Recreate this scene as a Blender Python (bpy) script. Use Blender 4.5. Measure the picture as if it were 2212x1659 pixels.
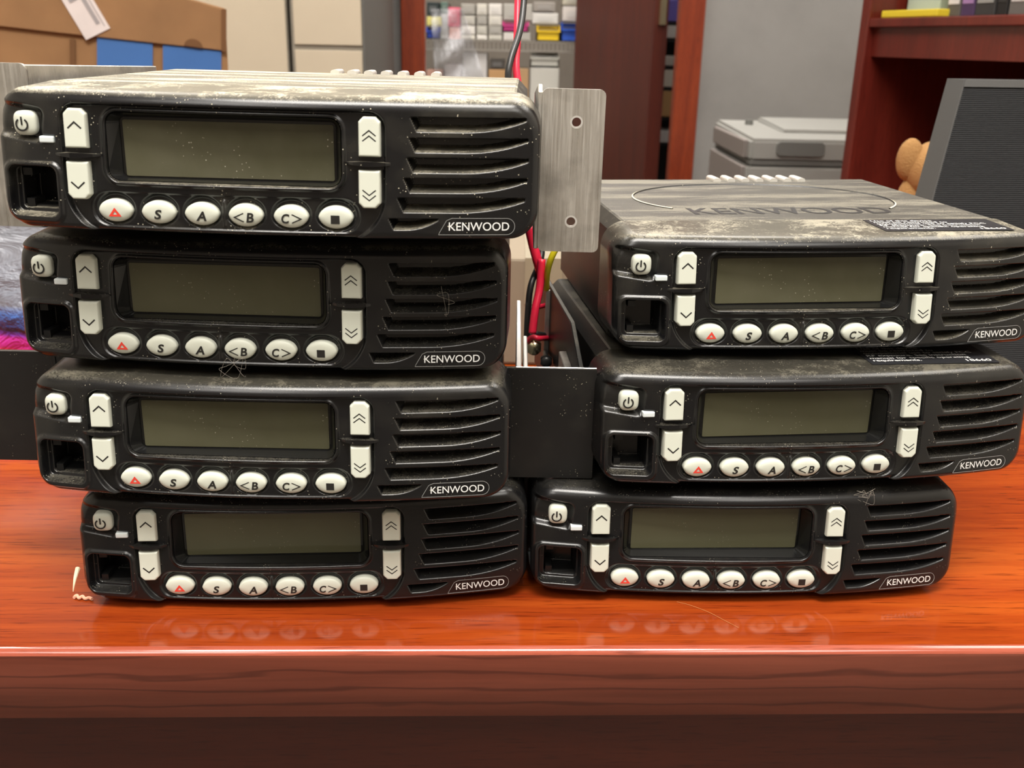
import bpy, bmesh, math, random
import numpy as np
from mathutils import Vector, Matrix

# ------------------------------------------------------------------ reset
for o in list(bpy.data.objects): bpy.data.objects.remove(o, do_unlink=True)
scene = bpy.context.scene
COL = scene.collection
random.seed(7)
R = math.radians

# ------------------------------------------------------------------ camera
FPX = 2120.0
EYE = 0.9537                      # height of the phone above the floor (metres)
CAM = np.array([[0.999775, 0.007008, 0.020021],      # right
                [0.0, 0.943847, -0.330384],          # forward
                [-0.021212, 0.330310, 0.943634]])    # up
cd = bpy.data.cameras.new('camera'); cam = bpy.data.objects.new('camera', cd); COL.objects.link(cam)
rt, fw, up = [Vector(r) for r in CAM]
cam.matrix_world = Matrix(((rt.x, up.x, -fw.x, 0), (rt.y, up.y, -fw.y, 0), (rt.z, up.z, -fw.z, EYE), (0, 0, 0, 1)))
cd.sensor_width = 36; cd.lens = FPX / 2212 * 36
cd.clip_start = 0.02; cd.clip_end = 40
cd.dof.use_dof = True; cd.dof.focus_distance = 0.36; cd.dof.aperture_fstop = 25
scene.camera = cam

# ------------------------------------------------------------------ world, exposure, room lights
w = bpy.data.worlds.new('world'); scene.world = w; w.use_nodes = True
w.node_tree.nodes['Background'].inputs[0].default_value = (1.0, 0.95, 0.88, 1)
w.node_tree.nodes['Background'].inputs[1].default_value = 0.05
scene.view_settings.view_transform = 'Standard'; scene.view_settings.look = 'None'
scene.view_settings.gamma = 1; scene.view_settings.use_curve_mapping = False
scene.view_settings.exposure = -0.1

CEIL = 2.55
def ceiling_lamp(x, y, power, turn=0, sx=0.58, sy=1.16):
    l = bpy.data.lights.new('ceiling_panel_light', 'AREA'); l.shape = 'RECTANGLE'; l.size = sx; l.size_y = sy
    l.energy = power; l.color = (1.0, 0.955, 0.89)
    o = bpy.data.objects.new('ceiling_panel_light', l); COL.objects.link(o); o.location = (x, y, CEIL - 0.03); o.rotation_euler.z = turn * math.pi / 2
    return o
LAMPS = [(-0.05, -0.28, 58, 1), (1.25, 0.7, 12, 0), (-0.8, -1.3, 8, 0), (0.9, -1.3, 8, 0), (-1.1, 1.6, 18, 0), (0.45, 1.75, 16, 0), (0.0, 3.2, 75, 0)]
for a in LAMPS: ceiling_lamp(*a)

# ------------------------------------------------------------------ geometry helpers
def at(u, v, y):                       # point seen at pixel (u, v), y millimetres in front of the phone
    d = CAM.T @ np.array([(u - 1106) / FPX, 1, -(v - 829.5) / FPX]); d = d * y / d[1]
    return Vector((d[0] / 1000, d[1] / 1000, d[2] / 1000 + EYE))
def ground(u, v, z):                   # point at pixel (u, v) on the level z (metres)
    d = CAM.T @ np.array([(u - 1106) / FPX, 1, -(v - 829.5) / FPX]); d = d * (z - EYE) / d[2]
    return Vector((d[0], d[1], d[2] + EYE))

def link(name, me, mat=None, parent=None, smooth=False):
    o = bpy.data.objects.new(name, me); COL.objects.link(o)
    if mat: me.materials.append(mat)
    if parent: o.parent = parent
    if smooth and len(me.polygons): me.polygons.foreach_set('use_smooth', [True] * len(me.polygons))
    return o
def mesh(name, vs, fs):
    me = bpy.data.meshes.new(name); me.from_pydata([tuple(v) for v in vs], [], [tuple(f) for f in fs]); me.update(); return me
def obj(name, bm, mat, parent=None, smooth=False):
    me = bpy.data.meshes.new(name); bm.to_mesh(me); bm.free(); return link(name, me, mat, parent, smooth)
def empty(name, loc=(0, 0, 0)):
    o = bpy.data.objects.new(name, None); COL.objects.link(o); o.location = loc; o.empty_display_size = 0.02; return o
def tag(o, label, cat, group=None):
    o['label'] = label; o['category'] = cat
    if group: o['group'] = group
    return o
def struct(o): o['kind'] = 'structure'; return o
def bx(bm, x0, x1, y0, y1, z0, z1, bev=0, seg=2):
    r = bmesh.ops.create_cube(bm, size=1)
    for v in r['verts']: v.co = ((x0 + x1) / 2 + v.co.x * (x1 - x0), (y0 + y1) / 2 + v.co.y * (y1 - y0), (z0 + z1) / 2 + v.co.z * (z1 - z0))
    if bev:
        es = list({e for v in r['verts'] for e in v.link_edges})
        bmesh.ops.bevel(bm, geom=es, offset=bev, segments=seg, affect='EDGES', profile=0.5)
    return bm
def box(name, x0, x1, y0, y1, z0, z1, mat, parent=None, bev=0, seg=2):
    return obj(name, bx(bmesh.new(), x0, x1, y0, y1, z0, z1, bev, seg), mat, parent)
def prism(poly, y0, y1, bev=0, seg=2):     # polygon in (x, z) extruded along y
    bm = bmesh.new()
    a = [bm.verts.new((x, y0, z)) for x, z in poly]; b = [bm.verts.new((x, y1, z)) for x, z in poly]
    bm.faces.new(a); bm.faces.new(b[::-1]); n = len(poly)
    for i in range(n): bm.faces.new((a[i], b[i], b[(i + 1) % n], a[(i + 1) % n]))
    bmesh.ops.recalc_face_normals(bm, faces=bm.faces)
    if bev: bmesh.ops.bevel(bm, geom=list(bm.edges), offset=bev, segments=seg, affect='EDGES', profile=0.5)
    return bm
def rrect(cx, cz, hx, hz, r, n=6):
    out = []
    for sx, sz, a0 in ((1, 1, 0), (-1, 1, 90), (-1, -1, 180), (1, -1, 270)):
        for k in range(n + 1):
            a = R(a0 + 90 * k / n); out.append((cx + sx * (hx - r) + r * math.cos(a), cz + sz * (hz - r) + r * math.sin(a)))
    return out
def tube(pts, rad, n=8, closed=False, smooth_path=True):
    pts = [Vector(p) for p in pts]
    if smooth_path and len(pts) > 2:
        q = []; P = [pts[0]] + pts + [pts[-1]]
        for i in range(1, len(P) - 2):
            for k in range(6):
                t = k / 6; a, b, c, d = P[i - 1], P[i], P[i + 1], P[i + 2]
                q.append(0.5 * ((2 * b) + (c - a) * t + (2 * a - 5 * b + 4 * c - d) * t * t + (3 * b - a - 3 * c + d) * t ** 3))
        q.append(pts[-1]); pts = q
    vs, fs = [], []; nrm = None
    for i, p in enumerate(pts):
        t = (pts[min(i + 1, len(pts) - 1)] - pts[max(i - 1, 0)]).normalized()
        if nrm is None: nrm = t.orthogonal().normalized()
        nrm = (nrm - t * nrm.dot(t)).normalized(); b = t.cross(nrm)
        rr = rad(i / (len(pts) - 1)) if callable(rad) else rad
        for k in range(n):
            a = 2 * math.pi * k / n; vs.append(p + (nrm * math.cos(a) + b * math.sin(a)) * rr)
    for i in range(len(pts) - 1):
        for k in range(n): fs.append((i * n + k, i * n + (k + 1) % n, (i + 1) * n + (k + 1) % n, (i + 1) * n + k))
    fs.append(tuple(range(n))[::-1]); fs.append(tuple((len(pts) - 1) * n + k for k in range(n)))
    return mesh('tube', vs, fs)
def curve_fill(loops, ext=0.0):           # flat shape with holes -> mesh in the local xy plane
    c = bpy.data.curves.new('shape', 'CURVE'); c.dimensions = '2D'; c.fill_mode = 'BOTH'; c.extrude = ext
    for lp in loops:
        s = c.splines.new('POLY'); s.points.add(len(lp) - 1); s.use_cyclic_u = True
        for p, (x, y) in zip(s.points, lp): p.co = (x, y, 0, 1)
    o = bpy.data.objects.new('shape', c); COL.objects.link(o)
    me = bpy.data.meshes.new_from_object(o.evaluated_get(bpy.context.evaluated_depsgraph_get()))
    bpy.data.objects.remove(o); bpy.data.curves.remove(c); return me
def text_mesh(body, bold=0.0, shear=0.0, res=4, spacing=1.0, line=1.0):
    c = bpy.data.curves.new('lettering', 'FONT'); c.body = body; c.offset = bold; c.shear = shear; c.resolution_u = res
    c.space_character = spacing; c.space_line = line
    o = bpy.data.objects.new('lettering', c); COL.objects.link(o)
    me = bpy.data.meshes.new_from_object(o.evaluated_get(bpy.context.evaluated_depsgraph_get()))
    bpy.data.objects.remove(o); bpy.data.curves.remove(c)
    co = np.zeros(len(me.vertices) * 3); me.vertices.foreach_get('co', co); co = co.reshape(-1, 3)
    lo, hi = co[:, :2].min(0), co[:, :2].max(0)
    co[:, :2] = (co[:, :2] - (lo + hi) / 2) / (hi - lo)          # unit box centred at 0
    return me, co
def place_text(body, cx, cz, wd, ht, yf, **k):      # wd, ht in metres; yf(x,z) the front surface
    me, co = text_mesh(body, **k)
    x = cx + co[:, 0] * wd; z = cz + co[:, 1] * ht
    y = np.array([yf(a, b) for a, b in zip(x, z)])
    me.vertices.foreach_set('co', np.stack([x, y, z], 1).ravel()); me.update(); return me

# ------------------------------------------------------------------ materials
def mat(name, base, rough=0.5, metal=0.0, spec=0.5, coat=0.0):
    m = bpy.data.materials.new(name); m.use_nodes = True; b = m.node_tree.nodes['Principled BSDF']
    b.inputs['Base Color'].default_value = (*base, 1); b.inputs['Roughness'].default_value = rough
    b.inputs['Metallic'].default_value = metal; b.inputs['Specular IOR Level'].default_value = spec
    b.inputs['Coat Weight'].default_value = coat; b.inputs['Coat Roughness'].default_value = 0.08
    return m
class N:                                   # tiny node-graph builder
    def __init__(s, m): s.m = m; s.t = m.node_tree; s.b = s.t.nodes['Principled BSDF']
    def n(s, typ, **kw):
        nd = s.t.nodes.new(typ)
        for k, v in kw.items(): setattr(nd, k, v)
        return nd
    def set(s, nd, key, val):
        if hasattr(val, 'is_output'): s.t.links.new(val, nd.inputs[key])
        else: nd.inputs[key].default_value = val
    def math(s, op, a, b=None, clamp=False):
        nd = s.n('ShaderNodeMath', operation=op); nd.use_clamp = clamp; s.set(nd, 0, a)
        if b is not None: s.set(nd, 1, b)
        return nd.outputs[0]
    def coord(s, kind='Object', scale=(1, 1, 1), rot=(0, 0, 0)):
        tc = s.n('ShaderNodeTexCoord'); mp = s.n('ShaderNodeMapping'); mp.inputs['Scale'].default_value = scale; mp.inputs['Rotation'].default_value = rot
        s.t.links.new(tc.outputs[kind], mp.inputs[0]); return mp.outputs[0]
    def noise(s, vec, scale, detail=4, rough=0.55, dist=0.0):
        nd = s.n('ShaderNodeTexNoise'); s.set(nd, 'Vector', vec); s.set(nd, 'Scale', scale); s.set(nd, 'Detail', detail); s.set(nd, 'Roughness', rough); s.set(nd, 'Distortion', dist)
        return nd.outputs[0]
    def ramp(s, fac, stops):
        nd = s.n('ShaderNodeValToRGB'); s.set(nd, 0, fac); el = nd.color_ramp.elements
        while len(el) < len(stops): el.new(0.5)
        for e, (p, c) in zip(el, stops): e.position = p; e.color = (*c, 1) if len(c) == 3 else c
        return nd.outputs[0]
    def maprange(s, v, a, b, c=0.0, d=1.0):
        nd = s.n('ShaderNodeMapRange'); s.set(nd, 0, v); s.set(nd, 1, a); s.set(nd, 2, b); s.set(nd, 3, c); s.set(nd, 4, d); return nd.outputs[0]
    def mix(s, fac, a, b):
        nd = s.n('ShaderNodeMix', data_type='RGBA'); s.set(nd, 0, fac)
        for i, v in ((6, a), (7, b)):
            if hasattr(v, 'is_output'): s.t.links.new(v, nd.inputs[i])
            else: nd.inputs[i].default_value = (*v, 1)
        return nd.outputs[2]
    def bump(s, h, strength, dist):
        nd = s.n('ShaderNodeBump'); s.set(nd, 'Height', h); nd.inputs['Strength'].default_value = strength; nd.inputs['Distance'].default_value = dist
        s.t.links.new(nd.outputs[0], s.b.inputs['Normal'])

def dusty(name, base, rough, grain, grain_d, streak=(1, 1, 1), top=(0.52, 0.62), dustcol=(0.56, 0.51, 0.38)):
    """black casing: moulded grain, loose dust lying on what faces up (amount per object in 'dust'), specks anywhere"""
    m = mat(name, base, rough); g = N(m)
    co = g.coord('Object')
    att = g.n('ShaderNodeAttribute', attribute_type='OBJECT', attribute_name='dust').outputs['Fac']
    geo = g.n('ShaderNodeNewGeometry'); sep = g.n('ShaderNodeSeparateXYZ'); g.t.links.new(geo.outputs['True Normal'], sep.inputs[0])
    upn = g.maprange(sep.outputs[2], 0.62, 0.97)
    sl = g.n('ShaderNodeSeparateXYZ'); g.t.links.new(co, sl.inputs[0])      # recesses of the face gather less than its open top
    upn = g.math('MULTIPLY', upn, g.maprange(sl.outputs[2], 0.0145, 0.0175, 0.33, 1.0))
    cs = g.coord('Object', scale=streak)
    patch = g.math('ADD', g.math('MULTIPLY', g.noise(cs, 40, 5, 0.6, 0.4), 0.62), g.math('MULTIPLY', g.noise(cs, 230, 4, 0.65, 0.2), 0.38)); fine = g.noise(co, 1500, 2, 0.7)
    cov = g.maprange(g.math('ADD', g.math('MULTIPLY', patch, 0.75), g.math('MULTIPLY', fine, 0.35)), *top)
    cover = g.math('MULTIPLY', g.math('MULTIPLY', upn, cov), g.math('MULTIPLY', att, att), clamp=True)
    film = g.math('MULTIPLY', g.math('MULTIPLY', upn, 0.28), g.math('MULTIPLY', att, att))
    vor = g.n('ShaderNodeTexVoronoi'); g.set(vor, 'Vector', co); g.set(vor, 'Scale', 900)
    sp = g.n('ShaderNodeTexNoise'); g.set(sp, 'Vector', co); g.set(sp, 'Scale', 140)
    speck = g.math('MULTIPLY', g.math('LESS_THAN', vor.outputs['Distance'], 0.16), g.maprange(sp.outputs[0], 0.55, 0.62))
    speck = g.math('MULTIPLY', speck, g.math('MULTIPLY', att, 0.9), clamp=True)
    smear = g.math('MULTIPLY', g.maprange(g.noise(co, 30, 5, 0.6), 0.52, 0.75), g.math('MULTIPLY', att, 0.05))
    f = g.math('MAXIMUM', g.math('MAXIMUM', cover, film), g.math('MAXIMUM', speck, smear), clamp=True)
    g.t.links.new(g.mix(f, base, dustcol), g.b.inputs['Base Color'])
    g.set(g.b, 'Roughness', g.math('ADD', rough, g.math('MULTIPLY', f, 0.5), clamp=True))
    g.bump(g.math('ADD', g.noise(co, grain, 2, 0.5), g.math('MULTIPLY', cover, 1.5)), 0.5, grain_d)
    return m

M = {}
M['plastic'] = dusty('radio_plastic', (0.006, 0.006, 0.0065), 0.25, 2600, 0.00003)
M['chassis'] = dusty('radio_chassis', (0.009, 0.009, 0.0095), 0.42, 1800, 0.00003, streak=(0.3, 1.8, 1), top=(0.52, 0.60))
M['key'] = mat('backlit_key_rubber', (0.62, 0.64, 0.55), 0.4)
M['ink'] = mat('black_print', (0.015, 0.014, 0.012), 0.5)
M['red_ink'] = mat('red_print', (0.75, 0.05, 0.03), 0.5)
M['white_ink'] = mat('white_print', (0.72, 0.72, 0.70), 0.5)
M['lamp_lens'] = mat('milky_lamp_lens', (0.72, 0.78, 0.78), 0.25)
M['hole'] = mat('socket_black', (0.006, 0.006, 0.006), 0.4)
M['gloss'] = mat('glossy_black_window', (0.008, 0.008, 0.007), 0.06)
m = mat('lcd_glass', (0.085, 0.082, 0.045), 0.08, coat=0.0); g = N(m); co = g.coord('Object')
vor = g.n('ShaderNodeTexVoronoi'); g.set(vor, 'Vector', co); g.set(vor, 'Scale', 700)
nn = g.noise(co, 90, 3)
att = g.n('ShaderNodeAttribute', attribute_type='OBJECT', attribute_name='dust').outputs['Fac']
sp = g.math('MULTIPLY', g.math('MULTIPLY', g.math('LESS_THAN', vor.outputs['Distance'], 0.14), g.maprange(nn, 0.53, 0.62)), att, clamp=True)
haze = g.math('MULTIPLY', g.maprange(g.noise(co, 35, 5), 0.35, 0.75), g.math('MULTIPLY', att, 0.12))
g.t.links.new(g.mix(g.math('MAXIMUM', sp, haze), (0.085, 0.082, 0.045), (0.5, 0.47, 0.38)), g.b.inputs['Base Color'])
g.set(g.b, 'Roughness', g.maprange(att, 0, 1, 0.07, 0.22)); M['lcd'] = m

def brushed(name, base, rough, scale, metal=1.0):
    m = mat(name, base, rough, metal); g = N(m); co = g.coord('Object', scale=scale)
    n1 = g.noise(co, 60, 5, 0.6); n2 = g.noise(g.coord('Object'), 45, 5, 0.6)
    g.t.links.new(g.mix(g.maprange(n2, 0.42, 0.66), base, tuple(c * 0.6 for c in base)), g.b.inputs['Base Color'])
    g.set(g.b, 'Roughness', g.maprange(n1, 0.3, 0.7, rough - 0.12, rough + 0.16)); g.bump(n1, 0.35, 0.0003); return m
M['alu'] = brushed('bare_aluminium', (0.70, 0.67, 0.61), 0.38, (22, 22, 0.8), 0.85)
M['alu_edge'] = mat('cut_aluminium_edge', (0.85, 0.83, 0.78), 0.35, 0.6)
M['black_steel'] = dusty('black_painted_steel', (0.007, 0.0068, 0.0065), 0.45, 700, 0.00003, top=(0.52, 0.7))
M['brass'] = mat('zinc_brass_bolt', (0.75, 0.68, 0.45), 0.25, 1.0)
M['red_wire'] = mat('red_wire_jacket', (0.80, 0.02, 0.06), 0.35)
M['black_wire'] = mat('black_wire_jacket', (0.02, 0.02, 0.02), 0.35)
M['yellow_wire'] = mat('yellow_wire_jacket', (0.80, 0.66, 0.02), 0.35)
M['lint'] = mat('pale_lint', (0.75, 0.62, 0.42), 0.9)
M['rubber'] = mat('black_rubber', (0.015, 0.015, 0.015), 0.8)

def wood(name, c0, c1, c2, rough, coat, axis='x', gs=1.0):
    m = mat(name, c1, rough, coat=coat); g = N(m)
    sc = {'x': (1.4, 26, 26), 'z': (26, 26, 1.4)}[axis]
    v = g.coord('Object', scale=tuple(s * gs for s in sc))
    v2 = g.coord('Object', scale=tuple(s * gs for s in {'x': (0.8, 7, 7), 'z': (7, 7, 0.8)}[axis]))
    broad = g.noise(v2, 2.2, 4, 0.55, 0.8); fine = g.noise(v, 6, 6, 0.65, 0.6); fibre = g.noise(v, 30, 3, 0.6)
    base = g.ramp(g.math('ADD', g.math('MULTIPLY', broad, 0.6), g.math('MULTIPLY', fine, 0.4)), [(0.34, c0), (0.5, c1), (0.66, c2)])
    lines = g.math('MULTIPLY', g.maprange(fibre, 0.55, 0.68), 0.6)
    g.t.links.new(g.mix(lines, base, tuple(c * 0.45 for c in c0)), g.b.inputs['Base Color'])
    return m
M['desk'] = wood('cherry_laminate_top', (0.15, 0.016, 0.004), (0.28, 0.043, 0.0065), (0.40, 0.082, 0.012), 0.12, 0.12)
M['desk_edge'] = wood('cherry_laminate_edge', (0.10, 0.020, 0.010), (0.20, 0.046, 0.024), (0.25, 0.062, 0.034), 0.42, 0.05)
m = mat('cherry_laminate_edge_grain', (0.19, 0.045, 0.024), 0.42); g = N(m)
wv = g.n('ShaderNodeTexWave', wave_type='BANDS', bands_direction='Z'); g.set(wv, 'Vector', g.coord('Object', scale=(0.10, 1, 1))); g.set(wv, 'Scale', 46.0); g.set(wv, 'Distortion', 7.0); g.set(wv, 'Detail', 3.0); g.set(wv, 'Detail Scale', 1.6); g.set(wv, 'Detail Roughness', 0.55)
gr = g.noise(g.coord('Object', scale=(1.2, 30, 30)), 5, 5, 0.6, 0.4)
g.t.links.new(g.mix(g.math('MULTIPLY', g.maprange(wv.outputs['Fac'], 0.90, 1.0), 0.6), g.ramp(gr, [(0.35, (0.145, 0.032, 0.016)), (0.65, (0.215, 0.052, 0.028))]), (0.055, 0.010, 0.005)), g.b.inputs['Base Color'])
M['desk_edge'] = m
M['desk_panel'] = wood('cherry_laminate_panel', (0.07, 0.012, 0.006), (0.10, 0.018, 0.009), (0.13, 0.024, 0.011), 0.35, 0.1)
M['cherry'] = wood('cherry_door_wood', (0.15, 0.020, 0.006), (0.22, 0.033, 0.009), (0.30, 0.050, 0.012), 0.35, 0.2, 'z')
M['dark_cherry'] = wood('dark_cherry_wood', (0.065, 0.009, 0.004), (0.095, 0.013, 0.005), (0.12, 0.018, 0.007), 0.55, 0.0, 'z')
M['hutch'] = wood('cherry_hutch_wood', (0.09, 0.010, 0.006), (0.13, 0.015, 0.009), (0.165, 0.021, 0.012), 0.35, 0.2, 'z')

def plain(name, base, rough=0.6, amt=0.15, sc=6):
    m = mat(name, base, rough); g = N(m); n = g.noise(g.coord('Object'), sc, 5)
    g.t.links.new(g.mix(g.maprange(n, 0.35, 0.7), base, tuple(c * (1 - amt) for c in base)), g.b.inputs['Base Color'])
    g.bump(g.noise(g.coord('Object'), 300, 2), 0.08, 0.001); return m
M['wall'] = plain('grey_wall_paint', (0.26, 0.25, 0.24), 0.85)
M['wall2'] = plain('pale_wall_paint', (0.62, 0.58, 0.50), 0.85)
M['wall3'] = plain('dark_brown_wall', (0.20, 0.17, 0.14), 0.85)  # tone kept dark so the unseen front wall bounces little light
M['ceiling'] = plain('ceiling_tile', (0.75, 0.73, 0.68), 0.9)
M['floor'] = plain('carpet_floor', (0.16, 0.14, 0.12), 0.95, 0.3, 60)
M['cabinet'] = plain('cream_cabinet_enamel', (0.62, 0.53, 0.40), 0.45, 0.06)
M['gap'] = mat('seam_grey', (0.30, 0.27, 0.22), 0.7)  # cabinet body tone, seen as darker lines between the cream fronts
M['card'] = plain('corrugated_cardboard', (0.31, 0.165, 0.07), 0.85, 0.25, 9)
M['card_dark'] = plain('cardboard_cut_edge', (0.16, 0.075, 0.028), 0.9)
M['blue_print'] = plain('blue_carton_print', (0.045, 0.15, 0.42), 0.7, 0.08)
M['paper'] = plain('white_paper_label', (0.72, 0.66, 0.64), 0.6, 0.1, 30)
M['grey_print'] = mat('grey_label_print', (0.33, 0.31, 0.31), 0.6)
M['printer'] = plain('printer_plastic', (0.29, 0.285, 0.265), 0.5, 0.05)
M['printer_side'] = plain('printer_shaded_plastic', (0.20, 0.17, 0.155), 0.5, 0.05)  # darker copy of the printer plastic: shade of its left side put into the colour
M['printer_dark'] = mat('printer_tray_plastic', (0.13, 0.13, 0.12), 0.5)
M['case'] = mat('dark_grey_case_plastic', (0.015, 0.0155, 0.017), 0.6, spec=0.3)
M['case_rim'] = mat('grey_case_rim_plastic', (0.045, 0.044, 0.042), 0.5)
M['wire'] = mat('chrome_shelf_wire', (0.55, 0.53, 0.48), 0.3, 0.8)
m = mat('tan_plush', (0.36, 0.19, 0.065), 0.95); g = N(m)
g.bump(g.noise(g.coord('Object'), 700, 4), 0.7, 0.002); M['plush'] = m
m = mat('clear_plastic_film', (0.75, 0.76, 0.80), 0.12); m.node_tree.nodes['Principled BSDF'].inputs['Alpha'].default_value = 0.25
g = N(m); g.bump(g.noise(g.coord('Object', scale=(1, 1, 0.4)), 28, 5, 0.6, 1.0), 0.9, 0.03); M['film'] = m
m = bpy.data.materials.new('lamp_diffuser'); m.use_nodes = True; b = m.node_tree.nodes['Principled BSDF']
b.inputs['Emission Color'].default_value = (1.0, 0.955, 0.89, 1); b.inputs['Emission Strength'].default_value = 6; M['diffuser'] = m
_flat = {}
def flat(c, rough=0.5):
    k = (c, rough)
    if k not in _flat: _flat[k] = plain('coloured_plastic_%d' % len(_flat), c, rough, 0.06)
    return _flat[k]

# ================================================================== the room
FLOOR, YB = 0.0, 2.60
XL, XR, YF = -2.1, 1.75, -2.1
struct(box('floor', XL - .1, XR + .1, YF - .1, 5.0, -0.05, FLOOR, M['floor']))
struct(box('ceiling', XL - .1, XR + .1, YF - .1, 5.0, CEIL, CEIL + 0.05, M['ceiling']))
struct(box('wall_left', XL - .1, XL, YF, 5.0, 0, CEIL, M['wall2']))
struct(box('wall_right', XR, XR + .1, YF, 5.0, 0, CEIL, M['wall2']))
struct(box('wall_front', XL, XR, YF - .1, YF, 0, CEIL, M['wall3']))  # unseen wall behind the camera, darkened to cut reflected fill on the radios
struct(box('wall_storeroom', XL, XR, 4.9, 5.0, 0, CEIL, M['wall3']))
xa = at(868, 90, 2600).x; xb = at(1516, 90, 2600).x          # door opening with its casing
bm = bmesh.new(); HEAD = 2.12
bx(bm, XL, xa + 0.03, YB, YB + 0.1, 0, CEIL); bx(bm, xb - 0.03, XR, YB, YB + 0.1, 0, CEIL); bx(bm, xa + 0.03, xb - 0.03, YB, YB + 0.1, HEAD, CEIL)
struct(obj('wall_back', bm, M['wall']))
for n, (x0, x1) in enumerate(((xa, at(919, 90, 2600).x), (at(1461, 90, 2600).x, xb))):
    struct(box('trim_%d' % (n + 1), x0, x1, YB - 0.022, YB + 0.02, 0, HEAD + 0.05, M['cherry'], bev=0.004))
struct(box('trim_3', xa, xb, YB - 0.022, YB + 0.12, HEAD, HEAD + 0.06, M['cherry'], bev=0.004))
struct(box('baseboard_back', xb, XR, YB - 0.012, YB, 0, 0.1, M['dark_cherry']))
# ceiling luminaires (the lamps sit just under them)
for i, (x, y, p, tn) in enumerate(LAMPS):
    t = empty('ceiling_light', (x, y, CEIL - 0.012)); t.rotation_euler.z = tn * math.pi / 2
    tag(t, ['fluorescent ceiling panel straight above the stacked radios', 'fluorescent ceiling panel above the hutch, right of the desk',
            'fluorescent ceiling panel behind the phone, left', 'fluorescent ceiling panel behind the phone, right',
            'fluorescent ceiling panel above the cream cabinets', 'fluorescent ceiling panel before the doorway', 'fluorescent ceiling panel in the storeroom'][i], 'ceiling light')
    box('diffuser', -0.29, 0.29, -0.58, 0.58, 0.004, 0.008, M['diffuser'], t)
    bm = bmesh.new()
    for a in ((-.31, -.29, -.6, .6), (.29, .31, -.6, .6), (-.29, .29, -.6, -.58), (-.29, .29, .58, .6)): bx(bm, *a, 0, 0.012)
    obj('frame', bm, M['printer'], t)

# the open door: hinged at the right jamb, swung into the storeroom
hx, hy = at(1441, 90, 2740).x, 2.74
ex, ey = at(1268, 90, 3400).x, 3.40
ln = math.hypot(ex - hx, ey - hy); ang = math.atan2(ey - hy, ex - hx)
d = empty('door_1', (hx, hy, 0)); d.rotation_euler.z = ang; struct(d)
d['label'] = 'dark cherry wood door standing open into the storeroom'
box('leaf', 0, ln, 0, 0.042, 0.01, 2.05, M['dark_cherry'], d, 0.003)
for z in (0.25, 1.05, 1.85): box('hinge', -0.012, 0.03, 0.012, 0.03, z - 0.05, z + 0.05, M['brass'], d)
hd = box('handle_plate', ln - 0.09, ln - 0.04, -0.006, 0, 0.98, 1.16, M['wire'], d)
link('lever', tube([(ln - .065, -.006, 1.07), (ln - .065, -.055, 1.07), (ln - .18, -.06, 1.07)], 0.009), M['wire'], d)

# ================================================================== desk
DZ = 0.7500                                       # desk top level
desk = empty('desk', (0.0, 0.2976, 0)); desk.rotation_euler.z = R(2.3)
tag(desk, 'glossy orange-red cherry desk carrying the two stacks of radios', 'desk')
bm = bx(bmesh.new(), -0.75, 0.58, 0.0018, 0.76, DZ - 0.0285, DZ)
obj('desktop', bm, M['desk'], desk)
# the front edge band: moulding with a rounded nose
prof = [(0.0018, DZ)] + [(0.0018 - 0.0030 * math.sin(R(a)), DZ - 0.0030 + 0.0030 * math.cos(R(a))) for a in range(10, 91, 10)] + [(-0.0012, DZ - 0.0275), (-0.0002, DZ - 0.0285), (0.0018, DZ - 0.0285)]
vs = [(x, y, z) for x in (-0.75, 0.58) for y, z in prof]; n = len(prof)
fs = [(i, i + 1, n + i + 1, n + i) for i in range(n - 1)] + [tuple(range(n))[::-1], tuple(range(n, 2 * n))]
me = mesh('edge_band', vs, fs); o = link('edge_band', me, M['desk_edge'], desk, True)
m = wood('cherry_edge_highlight', (0.30, 0.06, 0.03), (0.36, 0.085, 0.05), (0.42, 0.11, 0.07), 0.16, 0.4)  # paler pink strip on the nose: the edge highlight put into the colour
vs = [(x, 0.0018 - 0.0031 * math.sin(R(a)), DZ - 0.0030 + 0.0031 * math.cos(R(a))) for x in (-0.75, 0.58) for a in range(0, 71, 7)]
n = len(vs) // 2; link('edge_highlight', mesh('edge_highlight', vs, [(i, i + 1, n + i + 1, n + i) for i in range(n - 1)]), m, desk, True)
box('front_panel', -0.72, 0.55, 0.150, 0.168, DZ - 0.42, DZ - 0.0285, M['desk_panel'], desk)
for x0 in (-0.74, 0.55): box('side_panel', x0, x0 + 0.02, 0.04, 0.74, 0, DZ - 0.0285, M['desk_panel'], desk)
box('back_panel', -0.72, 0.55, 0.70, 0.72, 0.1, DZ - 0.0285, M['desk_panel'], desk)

# ================================================================== the radio
mm = 0.001
def ybase(x, z): return -4.6 + 0.0012 * x * x + 0.09 * z          # bowed, slightly leaning face (mm)
def sd_rr(x, z, cx, cz, hx, hz, r):
    qx = np.abs(x - cx) - hx + r; qz = np.abs(z - cz) - hz + r
    return np.minimum(np.maximum(qx, qz), 0) + np.hypot(np.maximum(qx, 0), np.maximum(qz, 0)) - r
def ss(v, a, b):
    t = np.clip((v - a) / (b - a), 0, 1); return t * t * (3 - 2 * t)
KEYX = (-46.9, -33.2, -19.7, -6.2, 7.6, 21.2); KEYZ = -16.4
SLOT = [(43.9, 13.8, 78.6), (43.5, 7.8, 79.4), (42.9, 1.85, 79.6), (41.9, -4.05, 79.4), (40.0, -9.95, 78.9), (37.4, -16.15, 52.6)]
OC = (0.0, -1.75, 83.0, 20.85, 9.0)               # outline: centre, half size, corner radius
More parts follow.
